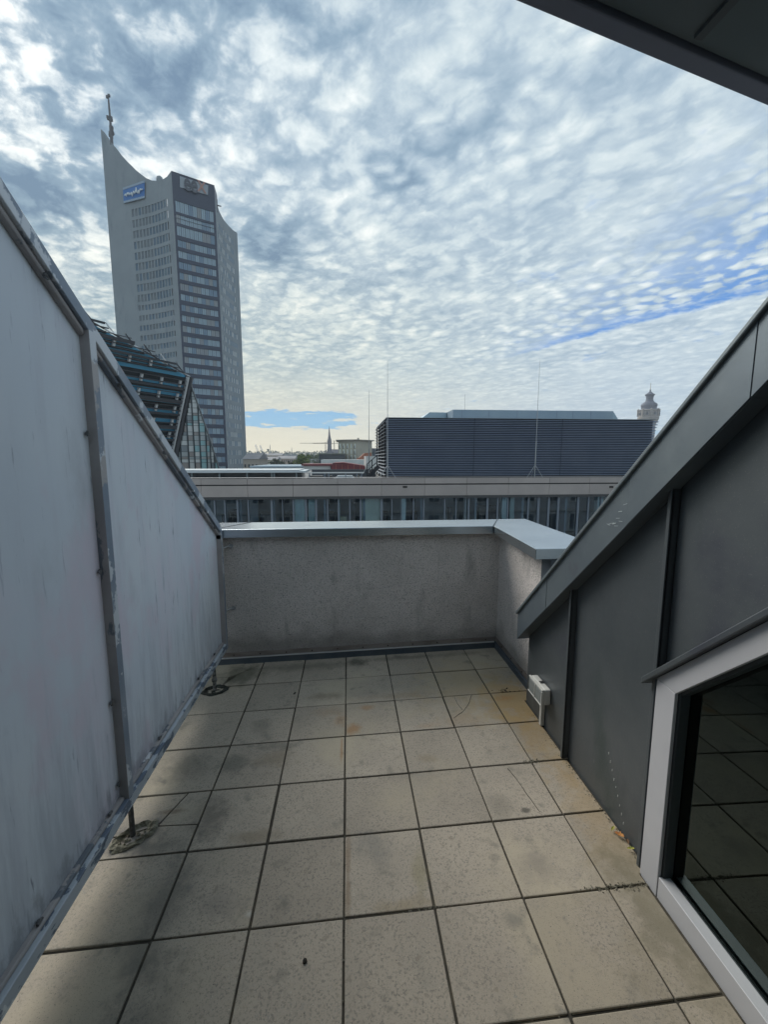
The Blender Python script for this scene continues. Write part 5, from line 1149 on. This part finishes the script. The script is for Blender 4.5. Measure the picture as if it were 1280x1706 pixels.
# tower cranes
def crane(px,pt,pj0,pj1,pj,Y,label):
    o=thing('tower_crane',(at(px,760,Y).x,Y,-23),label,'crane'); cm_=M('crane_grey_%d'%px,(.20,.17,.13),.7); b=at(px,pt,Y); j0=at(pj0,pj,Y); j1=at(pj1,pj,Y)
    mb=MB(); mb.bar((b.x,Y,-23),(b.x,Y,b.z),.8); mb.build('mast',cm_,o); mb=MB(); mb.bar((j0.x,Y,j0.z),(j1.x,Y,j1.z),.5); 
    ap_=Vector((b.x,Y,b.z)); mb.bar(ap_,(j0.x+(b.x-j0.x)*.3,Y,j0.z),.15); mb.bar(ap_,(j1.x,Y,j1.z),.15); mb.build('jib',cm_,o)
crane(557,734,522,563,739,520,'tower crane whose long jib crosses the church spire')
crane(542.5,737,500,547,738.5,540,'thinner tower crane left of the church spire')
# ================================================================== TREES
lfm=[M('foliage_%d'%i,c,.9,0,c2,.8) for i,(c,c2) in enumerate((((.07,.11,.04),(.12,.16,.06)),((.04,.065,.035),(.07,.095,.045)),((.16,.21,.07),(.22,.26,.09))))]
brk=M('bark',(.08,.06,.045),.9)
def tree(px,ptop,pw,Y,label,mi=0,seed=0,zb=-23.,n=900):
    q=random.Random(seed); t=at(px,ptop,Y); w=(at(px+pw/2,ptop,Y).x-at(px-pw/2,ptop,Y).x)/2; h=min(w*2.2,12)
    o=thing('tree',(t.x,Y,zb),label,'tree','trees on the skyline')
    mb=MB(); mb.tube([(t.x,Y,zb),(t.x+.2,Y,t.z-h*.6),(t.x,Y,t.z-h*.25)],.4,8,rs=[.5,.3,.1])
    for k in range(5):
        a=q.uniform(0,6.28); mb.tube([(t.x+.1,Y,t.z-h*.8),(t.x+w*.6*math.cos(a),Y+w*.6*math.sin(a),t.z-h*.35)],.12,5)
    mb.build('trunk',brk,o)
    mb=MB(); cl=[(t.x+q.uniform(-.75,.75)*w,Y+q.uniform(-.7,.7)*w,t.z-h*q.uniform(.12,.85),w*q.uniform(.22,.42)) for k in range(16)]
    for k in range(n):
        c=q.choice(cl); v=Vector((q.gauss(0,1),q.gauss(0,1),q.gauss(0,1))).normalized()*c[3]*q.uniform(.6,1.05); p=Vector(c[:3])+v
        if p.z>t.z: p.z=t.z-q.uniform(0,.5)
        s=w*.085*q.uniform(.7,1.4); a=Vector((q.gauss(0,1),q.gauss(0,1),q.gauss(0,1))).normalized()*s; b=a.cross(Vector((q.gauss(0,1),q.gauss(0,1),q.gauss(0,1)))).normalized()*s
        mb.quad(p-a,p-b,p+a,p+b)
    mb.build('crown',lfm[mi],o,recalc=False)
tree(503,757,32,170,'large round light green tree in the gap right of the white shed',2,1,n=1600)
tree(527,754.5,20,300,'dark green tree left of the church spire',0,2); tree(540,757,14,260,'small bushy tree at the foot of the church',1,3)
tree(460,763,12,200,'small dark upright tree in front of the cream block',1,4); tree(470,768,16,190,'low dark bush right of the small upright tree',1,5); tree(485,768,12,190,'rounded low dark tree beside the big light green one',1,6); tree(453,768,8,190,'smallest dark tree in front of the arcade block',1,7)
tree(421,755.5,14,600,'wide dark treetop on the skyline beside the tower',1,8); tree(513,755,16,420,'mid green treetop behind the big light green tree',0,9)
mb=MB(); q=random.Random(77)
for k in range(5000):
    px=q.uniform(405,650); Y=q.uniform(900,1350); base=at(px,760,Y); hh=6+3*math.sin(px*.13)+2*math.sin(px*.41); z=-10+q.uniform(0,1)*(22+hh*.6); p=Vector((base.x,Y,z)); s=q.uniform(1.2,2.6)
    a=Vector((q.gauss(0,1),q.gauss(0,1),q.gauss(0,1))).normalized()*s; b=a.cross(Vector((q.gauss(0,1),q.gauss(0,1),q.gauss(0,1)))).normalized()*s; mb.quad(p-a,p-b,p+a,p+b)
tag(mb.build('distant_woods',lfm[1],None,recalc=False),'dark band of distant woods on the skyline',None,None,'stuff')
# hills to close the horizon
mb=MB(); hp=[]
for k in range(61):
    x=-3000+k*100; hp.append((x,3200,-23+24+6*math.sin(k*.7)+4*math.sin(k*1.9)))
for a,b in zip(hp,hp[1:]): mb.quad((a[0],3200,-60),(b[0],3200,-60),b,a); mb.quad(a,b,(b[0],3900,-40),(a[0],3900,-40))
struct(mb.build('hills',M('far_hills',(.10,.12,.12),.95),None,recalc=False))
# steam plumes
vm=bpy.data.materials.new('steam'); vm.use_nodes=True; nt=vm.node_tree; nt.nodes.clear(); ou=nt.nodes.new('ShaderNodeOutputMaterial'); pv=nt.nodes.new('ShaderNodeVolumePrincipled'); pv.inputs['Color'].default_value=(.85,.88,.92,1); pv.inputs['Density'].default_value=.2; nt.links.new(pv.outputs[0],ou.inputs['Volume'])
for i_,(x0,y0,x1,y1) in enumerate(((431,754,425,740),(438,754,433,741))):
    Y=1000; mb=MB(); P_=[at(x0+(x1-x0)*t,y0+(y1-y0)*t,Y) for t in (0,.25,.5,.75,1)]; mb.tube([tuple(p) for p in P_],3,8,rs=[1.5,2.6,2.2,2.8,1.2]); tag(mb.build('steam_plume',vm,None),['left steam plume leaning over the skyline beside the tower','right steam plume leaning over the skyline beside the tower'][i_],None,None,'stuff')
# ================================================================== HAZE
HAZE=True
if HAZE:
    me=MB(); me.box(-700,700,-20,1500,-24.5,136)
    hm=bpy.data.materials.new('haze_air'); hm.use_nodes=True; nt=hm.node_tree; nt.nodes.clear(); ou=nt.nodes.new('ShaderNodeOutputMaterial'); pv=nt.nodes.new('ShaderNodeVolumePrincipled'); pv.inputs['Color'].default_value=(.80,.88,1,1); pv.inputs['Density'].default_value=.00035; nt.links.new(pv.outputs[0],ou.inputs['Volume'])
    o=me.build('haze',hm,None); tag(o,'thin blue air haze over the city',None,None,'stuff')
